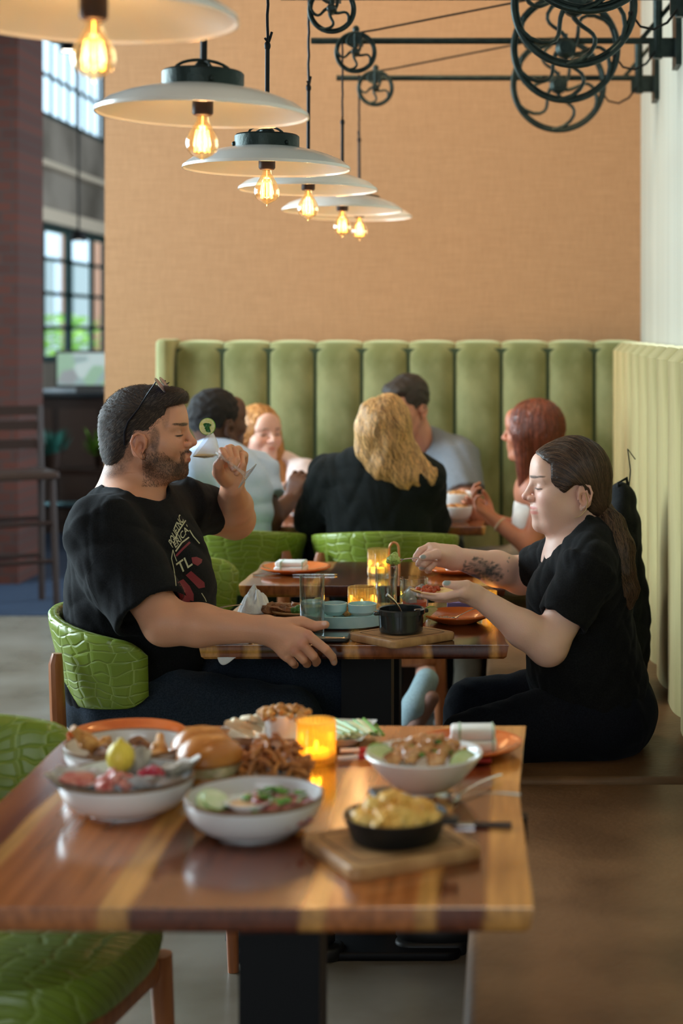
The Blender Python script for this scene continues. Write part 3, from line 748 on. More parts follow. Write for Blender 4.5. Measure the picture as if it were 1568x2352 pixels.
def cutlery(kind, p0, p1, label, group=None, up=None, w=1.0):
    """fork / spoon / knife from handle end p0 to working end p1"""
    p0, p1 = Vector(p0), Vector(p1); L_ = (p1 - p0).length
    t = thing(kind, p0, label, kind, group)
    q = (p1 - p0).to_track_quat('X', 'Z'); t.rotation_mode = 'QUATERNION'; t.rotation_quaternion = q
    pts = []; rs = []
    hl = L_ * (.72 if kind != 'knife' else .48)
    mb = MB()
    mb.tube([(hl * k / 8, 0, .0035 * math.sin(math.pi * k / 8)) for k in range(9)], [.0052 * w * (1 - .62 * math.sin(math.pi * .5 * k / 8)) for k in range(9)], 10, flat=.45)
    mb.build('handle', STEEL, t)
    hd = MB()
    if kind == 'spoon':
        n, m_ = 9, 8; a_, b_ = L_ * .14, L_ * .085
        hd.grid(16, 6, lambda u, v: (hl + a_ + a_ * v * math.cos(2 * math.pi * u), b_ * v * math.sin(2 * math.pi * u), -.008 * (1 - v * v)), closed_u=True)
        hd.grid(16, 6, lambda u, v: (hl + a_ + a_ * v * math.cos(2 * math.pi * u), b_ * v * math.sin(2 * math.pi * u), -.0095 * (1 - v * v) - .0006), closed_u=True)
    elif kind == 'fork':
        hd.tube([(hl, 0, 0), (hl + L_ * .10, 0, -.003)], [.003, .011], 8, flat=.18)
        for k in range(4):
            yy = -.0085 + .0057 * k
            hd.tube([(hl + L_ * .09, yy, -.003), (hl + L_ * .18, yy, -.003), (hl + L_ * .27, yy * .9, .003)], [.0019, .0016, .0008], 6)
    else:
        hd.add([(hl, -.006, 0), (hl, .006, 0), (L_ * .9, .009, 0), (L_, .002, 0), (L_ * .97, -.006, 0), (hl, -.006, .0015), (hl, .006, .0008), (L_ * .9, .009, .0005), (L_, .002, .001), (L_ * .97, -.006, .0015)],
               [(4, 3, 2, 1, 0), (5, 6, 7, 8, 9), (0, 1, 6, 5), (1, 2, 7, 6), (2, 3, 8, 7), (3, 4, 9, 8), (4, 0, 5, 9)])
    hd.build({'spoon': 'spoon_bowl', 'fork': 'tines', 'knife': 'blade'}[kind], STEEL, t)
    return t
NAP = mat('white_linen', (.82, .83, .82), .85, bump=.4, bscale=400); NAPG = mat('sage_stripe', (.42, .55, .42), .85)
def napkin_roll(x, y, z, lx, ly, lz, rz, label, group='folded napkins on plates'):
    t = thing('napkin', (x, y, z), label, 'napkin', group, rz)
    mb = MB()
    for k in range(2):
        a = lz / 2
        mb.rbox(-lx / 2 + .003 * k, lx / 2 - .002 * k, -ly / 2 + .004 * k, ly / 2 - .003 * k, a * k, a * (k + 1) - .0003, min(a * .34, .006), corner=.007)
    mb.build('cloth', NAP, t)
    MB().box(-lx * .30, -lx * .25, -ly / 2 - .0006, ly / 2 - .004, lz * .05, lz * 1.004).box(lx * .40, lx * .43, -ly / 2 - .0006, ly / 2 - .004, lz * .05, lz * 1.004).build('stripe', NAPG, t, smooth=False)
    return t
def cloth_heap(name, loc, R, h, seed, label, cat='napkin', drape=None):
    mb = MB(); rn = random.Random(seed)
    def fn(u, v):
        a = 2 * math.pi * u; d = Vector((math.cos(a), math.sin(a), 0)); r = R * (v ** .8) * (1 + .35 * mnoise.noise(Vector((math.cos(a) * 1.6 + seed, math.sin(a) * 1.6, 1))))
        fold = mnoise.noise(Vector((math.cos(a) * 3.5 + seed, math.sin(a) * 3.5, v * 2.2)))
        z = h * (1 - v ** 1.7) * (1 + .7 * fold) + .010 * abs(fold) * (1 - v)
        x, y = d.x * r, d.y * r * .75
        if drape and y < drape: z -= (drape - y) * 1.7; y = drape - (drape - y) * .18
        return (x, y, max(z, 0 if not drape else -1) + .001)
    mb.grid(72, 22, fn, closed_u=True)
    o = mb.build(name, NAP); o.location = loc; tagp(o, label, cat)
    md = o.modifiers.new('s', 'SOLIDIFY'); md.thickness = .0015; return o
BOARDW = mat('acacia_board', (.34, .165, .065), .5, col2=(.56, .32, .14), nscale=6, nstretch=(1, 9, 1), bump=.2, bscale=60)
def board(corners, z, th, label, groove=True):
    """four corners of the board on the table, in order"""
    c = sum((Vector((p[0], p[1], 0)) for p in corners), Vector()) / 4
    t = thing('serving_board', (c.x, c.y, z), label, 'serving board', 'wooden serving boards')
    pts = []
    cs = [Vector((p[0] - c.x, p[1] - c.y, 0)) for p in corners]
    for i, p in enumerate(cs):
        a = (cs[i - 1] - p).normalized(); b = (cs[(i + 1) % 4] - p).normalized()
        for k in range(5):
            u = k / 4; pts.append(p + a * .016 * (1 - u) ** 2 + b * .016 * u ** 2)
    if (cs[1] - cs[0]).cross(cs[2] - cs[1]).z < 0: pts = pts[::-1]
    MB().prism([(p.x, p.y) for p in pts], 0, th, bevel=.003).build('board', BOARDW, t)
    k = .80
    MB().tube([(p.x * k, p.y * k, th) for p in pts], .0022, 6, closed=True, flat=.3).build('groove', mat('groove_dark', (.14, .07, .03), .6), t)
    return t

# --- nearest table
b1 = bowl(-.462, 2.645, .75, .098, .050, .05, 'white brown-rimmed bowl of roasted wings, farther one at the left')
bo = bowl(-.437, 2.452, .75, .099, .052, .052, 'white brown-rimmed bowl of oysters on ice, beside the left table edge')
bs = bowl(-.362, 2.335, .75, .098, .052, .052, 'white brown-rimmed bowl of pickled onion and cucumber salad, centre of the nearest table')
bs.location = (-.362, 2.345, .75); bo.location = (-.566, 2.448, .75); b1.location = (-.612, 2.642, .75)
rnd = random.Random(3)
wing_spots = [(-.045, .02, .042), (-.03, -.02, .040), (-.06, .0, .052), (.02, .03, .036), (.05, .0, .036), (.01, -.015, .034), (.055, -.035, .034)]
for k, (x, y, z) in enumerate(wing_spots):
    t = thing('roasted_wing', (b1.location.x + x, b1.location.y + y, .75 + z), ['browned roasted wing at the left rim of the farther left bowl', 'dark roasted wing at the front left of the farther left bowl', 'topmost roasted wing at the far left rim of the farther left bowl', 'dark roasted wing at the back of the farther left bowl', 'browned roasted wing right of centre in the farther left bowl', 'dark roasted wing in the middle of the farther left bowl', 'browned roasted wing at the right rim of the farther left bowl'][k], 'chicken wing', 'roasted wings in the left bowl')
    Mx = Matrix.Rotation(rnd.uniform(0, 6), 4, 'Z') @ Matrix.Rotation(rnd.uniform(-.8, .8), 4, 'Y')
    MB().ball((0, 0, 0), (.026, .015, .013), Mx, 14, 9, .5, k).build('meat', DARKMEAT if k % 2 else FRIED, t)
    MB().tube([Mx @ Vector((.015, 0, 0)), Mx @ Vector((.040, .004, .004))], [.009, .006], 8).build('bone_end', FRIED, t)
stuffing('sauce', b1.location, 'brown sauce and herbs under the roasted wings', 'sauce', DARKMEAT, 60, .080, .016, .010, .012, 8, sq=(1.3, 1, .4))
for k, (x, y, rz, s) in enumerate([(-.062, -.035, .5, 1), (.045, -.045, 2.8, 1.15), (.062, .02, 4.0, 1.0), (.0, .055, 1.2, 1.0)]):
    t = thing('oyster', (bo.location.x + x, bo.location.y + y, .80), ['open oyster at the left rim of the ice bowl', 'open oyster at the front right of the ice bowl', 'open oyster at the right rim of the ice bowl', 'open oyster standing at the back of the ice bowl'][k], 'oyster', 'oysters on ice', rz)
    t.rotation_euler = (.25 if k != 3 else -.9, .1, rz)
    def sh(u, v, s=s, dz=0):
        a = 2 * math.pi * u; r = v * s; fr = 1 + .10 * math.sin(7 * a) * v + .05 * math.sin(13 * a)
        return (.046 * r * math.cos(a) * fr, .031 * r * math.sin(a) * fr * (1 - .25 * math.cos(a)), .012 * v ** 2.2 + dz + .002 * math.sin(9 * a) * v)
    mb = MB(); mb.grid(36, 8, lambda u, v: sh(u, v), closed_u=True); mb.grid(36, 8, lambda u, v: (Vector(sh(u, v)) * 1.03 + Vector((0, 0, -.006 * (1 - v) - .003))), closed_u=True)
    mb.build('shell', SHELLM, t)
    MB().ball((0, 0, .007), (.028 * s, .017 * s, .006), None, 18, 8, .5, k).build('flesh', PEARL if k else REDON, t)
t = thing('lemon_half', (bo.location.x - .016, bo.location.y + .028, .822), 'yellow lemon half upright in the oyster bowl', 'lemon')
MB().ball((0, 0, 0), (.021, .021, .024), None, 18, 12).build('peel', LEMON, t)
MB().ball((0, 0, .024), (.005, .005, .005)).build('tip', LEMON, t)
t = thing('grapefruit_granita', (bo.location.x - .005, bo.location.y - .05, .802), 'pink-red relish heaped between the oysters', 'relish'); 
chunks('relish', t, REDON, 26, .026, 0, .016, .008, 31)
t = thing('grapefruit_granita', (bo.location.x + .042, bo.location.y - .018, .808), 'deep pink relish on the front right oyster', 'relish')
chunks('relish', t, mat('raspberry', (.45, .03, .06), .35), 14, .018, 0, .008, .007, 33)
stuffing('crushed_ice', bo.location, 'crushed ice filling the oyster bowl', 'ice', ICE, 110, .086, .030, .012, .009, 12, nz=.8)
# salad bowl
stuffing('onion_salad', bs.location, 'purple pickled onion and octopus salad with herbs', 'salad', mat('pickled_purple', (.20, .03, .04), .35, col2=(.50, .16, .13), nscale=60), 120, .072, .028, .022, .010, 41, sq=(1.5, .8, .6), x=.012)
stuffing('salad_herbs', bs.location, 'green herb leaves scattered on the salad', 'herbs', GREENH, 26, .062, .044, .014, .007, 43, sq=(1.4, .9, .3), x=.02)
for k, (x, y) in enumerate([(-.060, -.015), (-.050, -.030)]):
    t = thing('cucumber_slice', (bs.location.x + x, bs.location.y + y, .798 + .004 * k), ['rear round cucumber slice at the left of the onion salad bowl', 'front round cucumber slice at the left of the onion salad bowl'][k], 'cucumber slice', 'cucumber slices in the onion salad')
    t.rotation_euler = (.7 - .15 * k, .2, .4 * k)
    MB().lathe([(0, 0), (.018, 0), (.019, .002), (.018, .004), (0, .004)], 28).build('flesh', mat('cucumber_flesh', (.62, .74, .42), .3, col2=(.78, .84, .6), nscale=80), t)
    MB().lathe([(.0182, -.0002), (.0195, .002), (.0182, .0042)], 28).build('skin', LIMESK, t)
t = thing('sauce_cup', (bs.location.x - .004, bs.location.y - .03, .792), 'small white dish of pale sauce resting in the onion salad', 'sauce dish')
MB().lathe([(0, 0), (.022, 0), (.034, .011), (.0335, .012), (.021, .003), (0, .003)], 28).build('dish', WHITEC, t)
MB().lathe([(0, .0068), (.0265, .0068)], 24).build('sauce', mat('pale_sauce', (.75, .50, .28), .3), t)
# orange plate at the back left
pl1 = plate(-.660, 2.850, .75, .100, 'terracotta plate behind the bowl of roasted wings')
cutlery('fork', TT(455, 1712), TT(522, 1672), 'steel fork lying beside the terracotta plate at the back left')
# sliders and fries on a dark oval plate
t = thing('oval_plate', (-.435, 2.60, .75), 'dark oval plate under the burger buns and fries', 'plate')
def ov(a): return 1
MB().lathe([(0, 0), (.09, 0), (.12, .008), (.125, .012), (.122, .0135), (.09, .006), (0, .005)], 48, Matrix.Diagonal((1.0, .62, 1, 1))).build('body', mat('black_stoneware', (.03, .028, .027), .35), t)
BUN = mat('brioche_bun', (.40, .125, .022), .26, col2=(.60, .25, .055), nscale=14, nlo=.3, nhi=.7)
for k, (x, y, s, lab) in enumerate([(-.470, 2.585, 1.0, 'front burger with a shiny domed brioche bun'), (-.492, 2.640, .95, 'rear burger bun peeking over the front one')]):
    t = thing('burger', (x, y, .756), lab, 'burger', 'two burgers on the dark oval plate')
    R = .047 * s
    MB().lathe([(0, 0), (R * .9, 0), (R, .006), (R * .98, .016), (0, .017)], 36).build('bottom_bun', BUN, t)
    MB().lathe([(0, .016), (R * 1.02, .016), (R * 1.05, .024), (R * .98, .032), (0, .032)], 36, rim=lambda a: 1 + .05 * math.sin(5 * a) + .03 * math.sin(11 * a)).build('filling', mat('pale_filling', (.70, .58, .36), .5, col2=(.40, .38, .16), nscale=60), t)
    MB().lathe([(0, .032), (R * 1.03, .031), (R * 1.12, .036), (R * 1.10, .046), (R * .95, .057), (R * .65, .067), (R * .3, .0715), (0, .072)], 40, rim=lambda a: 1 + .03 * math.sin(3 * a + 1)).build('top_bun', BUN, t)
mb = MB(); rn = random.Random(9)
for k in range(110):
    a = rn.uniform(0, 6.28); r = .052 * math.sqrt(rn.random()); c = Vector((r * math.cos(a) * 1.15, r * math.sin(a), .012 + .055 * (1 - (r / .056) ** 2) * rn.random()))
    dr = Vector((rn.uniform(-1, 1), rn.uniform(-1, 1), rn.uniform(-.4, 1))).normalized(); up = Vector((rn.uniform(-1, 1), rn.uniform(-1, 1), 1)).normalized(); L_ = rn.uniform(.018, .034); cu = rn.uniform(.003, .011)
    mb.tube([c + dr * L_ * (u - .5) + up * cu * math.sin(math.pi * u) for u in (0, .33, .66, 1)], .0034, 6)
o = mb.build('curly_fries', mat('dark_fries', (.34, .10, .025), .45, col2=(.62, .26, .07), nscale=30)); o.location = (-.372, 2.600, .756); tagp(o, 'heap of dark golden fries next to the burgers', 'fries', kind='stuff')
# hummus platter
t = thing('platter', (-.360, 2.865, .75), 'white rectangular platter with pita, a dip cup and cucumber', 'platter', rz=-.10)
MB().grid(25, 17, lambda u, v: ((u - .5) * .238, (v - .5) * .15, .006 + .016 * max(abs(2 * u - 1), abs(2 * v - 1)) ** 5)).grid(25, 17, lambda u, v: ((u - .5) * .225, (v - .5) * .138, .0 + .016 * max(abs(2 * u - 1), abs(2 * v - 1)) ** 6)).build('body', WHITEC, t)
t = thing('dip_cup', (-.388, 2.825, .757), 'white round cup of dip topped with spiced chickpeas', 'dip cup')
MB().lathe([(0, 0), (.029, 0), (.030, .002), (.030, .050), (.028, .051), (.027, .040), (0, .040)], 40).build('cup', WHITEC, t)
stuffing('spiced_chickpeas', (-.385, 2.83, .80), 'spiced roasted chickpeas heaped over the dip cup', 'chickpeas', FRIED, 70, .045, .004, .014, .0065, 61, nz=.25)
PITA = mat('pita_bread', (.66, .50, .30), .7, col2=(.84, .74, .55), nscale=25, bump=.4, bscale=60)
for k in range(4):
    t = thing('pita_wedge', (-.437 + .012 * k, 2.815 + .022 * k, .766 + .004 * k), ['pita wedge at the front left of the platter', 'second pita wedge of the pile on the platter', 'third pita wedge of the pile on the platter', 'pita wedge at the back of the pile on the platter'][k], 'pita', 'pita wedges', .5 * k + 2.6)
    t.rotation_euler = (.35, -.3, .5 * k + 2.6)
    MB().prism([(0, -.002), (.05, -.024), (.058, 0), (.05, .024), (0, .002)], 0, .010, bevel=.0025).build('bread', PITA, t)
for k in range(7):
    t = thing('cucumber_spear', (-.318 + .013 * k, 2.86 + .004 * k, .764 + .0025 * (k % 3)), 'cucumber spear fanned at the right of the platter, ' + ['leftmost', 'second from the left', 'third from the left', 'middle one of seven', 'third from the right', 'second from the right', 'rightmost'][k], 'cucumber spear', 'cucumber spears on the platter')
    t.rotation_euler = (.6 - .1 * k, 0, -.95 - .06 * k)
    MB().grid(12, 5, lambda u, v: ((u - .5) * .10, (v - .5) * .022 * (1 - (2 * u - 1) ** 6 * .5), .002 + .003 * math.cos(math.pi * (v - .5)))).grid(12, 3, lambda u, v: ((u - .5) * .10, (v - .5) * .022 * (1 - (2 * u - 1) ** 6 * .5), .001)).build('flesh', mat('cucumber_flesh'), t)
    MB().tube([((u / 8 - .5) * .10, .011, .0025) for u in range(9)], .0028, 6).build('skin', LIMESK, t)
votive(-.318, 2.722, .75, .0315, .070, 'glowing yellow ribbed candle glass on the nearest table', AMBER)
# chopsticks, plate with napkin, red paper strip
for k in range(2):
    a, b = TT(775 + 5 * k, 1752 - 18 * k), TT(960, 1737 - 8 * k)
    t = thing('chopstick', (a.x, a.y, .757), ['nearer chopstick with a white tip and red sleeve', 'farther chopstick with a white tip and red sleeve'][k], 'chopstick', 'pair of chopsticks')
    v = b - a
    MB().tube([(0, 0, 0), v * .25], .004, 8).build('tip', mat('white_lacquer', (.8, .76, .74), .3), t)
    MB().tube([v * .25, v], .0052, 8).build('sleeve', mat('red_paper', (.45, .03, .03), .5), t)
a = TT(1030, 1754); t = thing('paper_sleeve', (a.x, a.y, .7535), 'red printed paper strip in front of the folded napkin', 'paper strip')
MB().rbox(-.07, .07, -.011, .011, 0, .006, .002).build('paper', mat('red_paper'), t)
plate(-.072, 2.785, .75, .093, 'terracotta plate holding a napkin at the right table corner')
napkin_roll(-.062, 2.775, .758, .080, .055, .040, 0.04, 'folded white napkin on the terracotta plate at the right table corner')
# cauliflower bowl
bc = bowl(-.132, 2.555, .75, .091, .058, .036, 'white footed bowl of glazed cauliflower with lime wedges', group=None, rimm=False, curve=0)
for k in range(15):
    rn = random.Random(100 + k); a = 2.4 * k; r = .058 * math.sqrt(k / 15)
    t = thing('cauliflower_floret', (bc.location.x + r * math.cos(a), bc.location.y + r * math.sin(a), .80 + .022 * (1 - (r / .06) ** 2)), ('glazed cauliflower piece at the centre of the footed bowl' if r < .012 else 'glazed cauliflower piece ' + ('near the centre' if r < .034 else 'at the rim' if r > .0475 else 'halfway to the rim') + ' of the footed bowl, ' + ['right', 'back right', 'back', 'back left', 'left', 'front left', 'front', 'front right'][int(((a % 6.2832) + .39) / .7854) % 8] + ' side'), 'cauliflower', 'cauliflower pieces')
    MB().ball((0, 0, 0), (.015, .013, .012), Matrix.Rotation(k, 4, 'Z'), 12, 8, .6, k).ball((.008, .004, .006), (.009, .009, .008), None, 10, 7, .6, k + 5).build('floret', mat('glazed_cauliflower', (.34, .10, .025), .22, col2=(.70, .38, .16), nscale=45, coat=.5), t)
stuffing('scallion_garnish', (bc.location.x, bc.location.y, .812), 'chopped scallion and sesame on the cauliflower', 'garnish', GREENH, 30, .045, 0, .018, .0042, 71)
stuffing('onion_garnish', (bc.location.x - .01, bc.location.y, .815), 'shaved white onion on the cauliflower', 'garnish', mat('white_onion', (.8, .74, .7), .4), 18, .035, .002, .018, .0045, 72, sq=(1.6, .6, .4))
wedge(bc.location.x - .066, bc.location.y - .02, .806, .022, 'lime wedge at the left rim of the cauliflower bowl', rz=.3, tilt=-.45, roll=.5)
wedge(bc.location.x + .062, bc.location.y - .045, .804, .020, 'lime wedge at the right rim of the cauliflower bowl', rz=-.2, tilt=-.45, roll=-.6)
# skillet on a board
board([(-.202, 2.125), (-.034, 2.222), (-.118, 2.372), (-.288, 2.275)], .75, .018, 'pale wooden board under the skillet on the nearest table')
CAST = mat('cast_iron', (.012, .014, .015), .38, .3, bump=.3, bscale=300)
t = thing('skillet', (-.155, 2.255, .768), 'small black cast-iron skillet of macaroni and cheese', 'skillet')
MB().lathe([(0, 0), (.055, 0), (.060, .003), (.071, .032), (.0715, .035), (.068, .035), (.058, .006), (0, .005)], 48).build('pan', CAST, t)
MB().rbox(-.017, .017, .062, .118, .028, .040, .004, Matrix.Rotation(math.radians(15), 4, 'Z')).build('handle', CAST, t)
MB().rbox(-.012, .012, -.015, .015, .026, .033, .003, Matrix.Translation((.074, -.012, 0))).build('pour_lip', CAST, t)
stuffing('macaroni_cheese', (-.155, 2.255, .775), 'baked golden macaroni and cheese filling the skillet', 'macaroni and cheese', mat('golden_cheese', (.74, .36, .055), .4, col2=(.90, .62, .18), nscale=30, bump=.4, bscale=120), 130, .050, .020, .030, .0120, 81, nz=.5, sq=(1.2, .9, .9))
cutlery('spoon', TT(1193, 1826, .80), (-.105, 2.33, .806), 'serving spoon resting in the macaroni skillet')
cutlery('fork', (-.015, 2.62, .757), (-.10, 2.47, .757), 'steel fork beside the footed cauliflower bowl')
ka, kb = TT(1178, 1900), TT(1012, 1898)
t = thing('steak_knife', (kb.x, kb.y, .753), 'knife with a dark handle lying behind the board', 'knife')
v = ka - kb
MB().tube([v * .45, v * .98], [.006, .007], 10, flat=.7).build('handle', mat('dark_handle', (.03, .015, .012), .4), t)
MB().box(0, v.x * .47, -.008, .008, -.001, .001).build('blade', STEEL, t, smooth=False)

# --- couple's table
cloth_heap('napkin', (-.635, 3.765, .752), .045, .030, 7, 'crumpled white napkin hanging over the table edge by the man\'s forearm', drape=-.012)
cloth_heap('napkin', (-.640, 4.16, .752), .044, .046, 12, 'crumpled white napkin standing at the left back of the couple\'s table')
cutlery('fork', (-.735, 4.13, .765), (-.62, 4.17, .775), 'fork tucked under the standing crumpled napkin')
plate(-.515, 4.16, .75, .088, 'dark wooden plate of toast and broccoli behind the water glass', m=BOARDW, group=None, h=.010)
t = thing('toast', (-.560, 4.155, .762), 'browned open toast on the plate behind the forearm', 'toast'); chunks('bread', t, DARKMEAT, 30, .055, 0, .012, .014, 22, sq=(1.4, 1, .5), ell=.7)
t = thing('broccoli', (-.505, 4.11, .765), 'charred green broccoli stalk next to the toast', 'broccoli')
chunks('florets', t, mat('broccoli_green', (.025, .10, .012), .6, col2=(.09, .22, .035), nscale=90), 60, .034, 0, .016, .007, 23, ell=.55); MB().tube([(.0, 0, .012), (.02, .02, .022), (.035, .02, .024)], [.007, .006, .008], 8).build('stalk', mat('pale_green_stalk', (.45, .55, .22), .5), t)
WATER = thin_glass('water', (.93, .98, .97), .02, .9)
tumbler(-.4635, 3.885, .75, .0285, .136, 'tall narrow glass of water behind the man\'s thumb', WATER, .42, name='water_glass')
t = thing('smartphone', (-.442, 3.80, .7505), 'black smartphone lying under the man\'s fingers', 'phone', rz=.03)
MB().rbox(-.075, .075, -.038, .038, 0, .009, .003, corner=.011).build('case', mat('phone_case', (.01, .012, .014), .35), t)
MB().rbox(-.071, .071, -.034, .034, .009, .0096, .0003, corner=.008).build('screen', mat('phone_glass', (.005, .01, .012), .03, coat=1), t)
BLUEC = mat('pale_blue_stoneware', (.40, .66, .68), .25, col2=(.52, .76, .76), nscale=25, coat=.3)
t = thing('oval_tray', (-.402, 3.985, .75), 'pale turquoise stoneware tray under the sauce bowls', 'tray')
MB().lathe([(0, 0), (.085, 0), (.095, .004), (.098, .030), (.095, .032), (.092, .030), (.089, .008), (0, .007)], 56, Matrix.Diagonal((1.0, .68, 1, 1))).build('body', BLUEC, t)
for k, (x, y, lab, fm, R) in enumerate([(-.420, 3.965, 'turquoise sauce bowl with red salsa next to the water glass', mat('salsa', (.45, .07, .02), .35), .031), (-.352, 3.955, 'turquoise sauce bowl with green garnish beside the black pot', mat('pale_slaw', (.62, .70, .35), .4), .035), (-.478, 3.995, 'turquoise sauce bowl seen through the water glass', mat('pale_sauce'), .026)]):
    t = thing('sauce_bowl', (x, y, .758 + (.022 if k < 2 else .022)), lab, 'sauce bowl', 'turquoise sauce bowls')
    MB().lathe([(0, 0), (R * .6, 0), (R * .95, .010), (R, .028), (R - .003, .029), (R * .85, .012), (0, .010)], 36).build('body', BLUEC, t)
    chunks('sauce', t, fm, 14, R * .7, .014, .006, .006, 90 + k)
stuffing('taco_filling', (-.395, 4.055, .77), 'browned spiced filling behind the sauce bowls', 'filling', FRIED, 40, .035, 0, .022, .009, 95)
votive(-.372, 4.165, .75, .0345, .066, 'ribbed amber candle glass behind the turquoise bowls', AMBER2)
tumbler(-.306, 4.10, .75, .0265, .128, 'tall clear glass behind the black pot', WATER, .75, name='water_glass')
tg = tumbler(-.237, 4.10, .75, .0345, .098, 'short rocks glass with pink drink, ice and lime', thin_glass('pink_drink', (1, .35, .30), .05, .8, .45), .32, name='rocks_glass', ice=7)
wedge(-.252, 4.085, .792, .020, 'lime wedge inside the rocks glass', rz=.3, tilt=-.5, roll=.5)
board([(-.257, 3.682), (-.121, 3.800), (-.236, 3.905), (-.371, 3.79)], .751, .018, 'wooden board under the little black pot')
t = thing('cast_iron_pot', (-.249, 3.795, .770), 'small black enamelled cast-iron pot with a spoon in it', 'pot')
MB().lathe([(0, 0), (.046, 0), (.050, .004), (.052, .042), (.0555, .043), (.0555, .053), (.052, .055), (.049, .053), (.047, .010), (0, .008)], 56).build('body', mat('black_enamel', (.018, .022, .022), .22, coat=.5), t)
for s in (-1, 1): MB().rbox(-.017, .017, -.008, .008, .041, .050, .003, Matrix.Rotation(.35, 4, 'Z') @ Matrix.Translation((s * .048, 0, 0)), corner=.006).build('handle', mat('black_enamel'), t)
MB().lathe([(0, .028), (.047, .028)], 30).build('contents', DARKMEAT, t)
cutlery('spoon', P(888, 1366, 3.79), (-.235, 3.80, .80), 'spoon standing in the little black pot', w=1.9)
plate(-.128, 4.035, .75, .086, 'terracotta plate with leftovers and a lime wedge beside the black pot', h=.020)
wedge(-.192, 3.995, .770, .024, 'lime wedge on the left rim of the leftovers plate', rz=.1, tilt=-.35, roll=-.75)
t = thing('shredded_meat', (-.160, 4.0, .762), 'small scrap of shredded meat on the leftovers plate', 'meat'); chunks('shreds', t, mat('pale_meat', (.42, .22, .14), .5, col2=(.62, .42, .33), nscale=60), 16, .014, 0, .008, .005, 51, sq=(1.6, .7, .7))
cutlery('fork', (-.055, 4.06, .785), (-.150, 4.0, .762), 'fork lying on the leftovers plate, handle to the right')
t = thing('card_box', (-.110, 4.250, .75), 'small purple box behind the leftovers plate', 'box'); MB().rbox(-.05, .045, -.025, .025, 0, .016, .002).build('box', mat('purple_card', (.16, .12, .30), .5), t)
votive(-.052, 4.235, .75, .019, .045, 'small amber candle glass near the woman\'s wrist', AMBER)

# --- laid table behind
plate(-.628, 4.86, .75, .103, 'terracotta plate with folded napkin at the left of the laid table')
napkin_roll(-.640, 4.85, .757, .092, .07, .030, -.05, 'white napkin with pale green stripes on the left plate of the laid table')
cutlery('knife', (-.745, 4.80, .753), (-.50, 4.80, .753), 'table knife lying in front of the left plate on the laid table')
votive(-.382, 4.79, .75, .0285, .080, 'tall lit ribbed amber candle glass on the laid table', AMBER2)
plate(-.155, 4.85, .75, .095, 'terracotta plate with napkin at the right of the laid table')
napkin_roll(-.150, 4.85, .757, .075, .06, .028, .1, 'white napkin on the right plate of the laid table')
t = thing('copper_hook', (-.335, 4.80, .75), 'looped copper rod rising behind the spoon of guacamole', 'copper rod')
pts = [(-.0135, 0, 0), (-.0135, 0, .04)] + [(-.0135 * math.cos(math.pi * k / 10), 0, .078 + .018 * math.sin(math.pi * k / 10)) for k in range(11)] + [(.0145, 0, .05), (.015, 0, .0)]
MB().tube(pts, .0032, 8).build('rod', mat('copper', (.75, .36, .17), .25, .6), t)

# --- group's table
def bgt(name, px, py, d, label, cat, group=None): p = P(px, py, d); return thing(name, (p.x, p.y, .75), label, cat, group)
for k, (px, dd, R, h, lab) in enumerate([(1048, 6.18, .060, .055, 'white bowl of food by the auburn-haired woman\'s hands'), (1052, 6.38, .070, .085, 'taller white dish behind the white food bowl'), (700, 6.2, .055, .05, 'pale bowl between the dark-haired man and the blonde woman'), (975, 6.3, .06, .05, 'white bowl hidden mostly by the blonde woman')]):
    p = P(px, 1150, dd); bowl(p.x, p.y, .75, R, h, R * .5, lab, group='white dishes on the group\'s table', rimm=False)
    stuffing('food', (p.x, p.y, .75 + h - .012), 'orange and green food in the ' + lab, 'food', FRIED, 20, R * .7, 0, .015, .012, 130 + k)
p = P(703, 1150, 6.42); tumbler(p.x, p.y, .75, .032, .10, 'cocktail glass with orange drink at the edge of the group\'s table', thin_glass('orange_drink', (1, .45, .08), .05, .8, .5), .5)
p = P(722, 1150, 6.33); tumbler(p.x, p.y, .75, .026, .12, 'tall glass with yellow drink beside the orange one', thin_glass('yellow_drink', (.95, .85, .2), .05, .8, .5), .35)

# --- far left room: counter, screen, plants, stool
BARW = mat('dark_bar_wood', (.035, .018, .012), .45)
t = thing('bar_counter', (-3.0, 12.2, 0), 'dark bar counter under the far windows', 'counter')
MB().box(-1.0, .75, -.3, .4, 0, .98).build('body', BARW, t, smooth=False); MB().rbox(-1.05, .8, -.36, .45, .98, 1.02, .01).build('worktop', mat('black_worktop', (.02, .025, .03), .3), t)
MB().tube([(-.9, -.36, .22), (.7, -.36, .22)], .02).build('foot_rail', mat('teal_metal', (.25, .45, .5), .3, .8), t)
for k in range(5): MB().box(-.9 + .33 * k, -.62 + .33 * k, -.315, -.3, .1, .9).build('panel', mat('bar_panel', (.06, .035, .025), .5), t, smooth=False)
t = thing('monitor', (-3.02, 11.95, 1.02), 'flat screen with painted teal and green reflections on the bar counter', 'screen')
MB().rbox(-.26, .26, -.02, .02, .03, .30, .012).build('casing', mat('grey_plastic', (.12, .12, .12), .5), t); MB().box(-.1, .1, -.05, .05, 0, .03).build('foot', mat('grey_plastic'), t, smooth=False)
sc_ = bpy.data.materials.new('screen_reflection'); sc_.use_nodes = True; nt_ = sc_.node_tree; b_ = nt_.nodes['Principled BSDF']  # reflection on the screen, put in as emitting colour patches
tc_ = nt_.nodes.new('ShaderNodeTexCoord'); vo_ = nt_.nodes.new('ShaderNodeTexVoronoi'); vo_.inputs['Scale'].default_value = 9; nt_.links.new(tc_.outputs['Object'], vo_.inputs['Vector'])
cr_ = nt_.nodes.new('ShaderNodeValToRGB'); cr_.color_ramp.interpolation = 'CONSTANT'
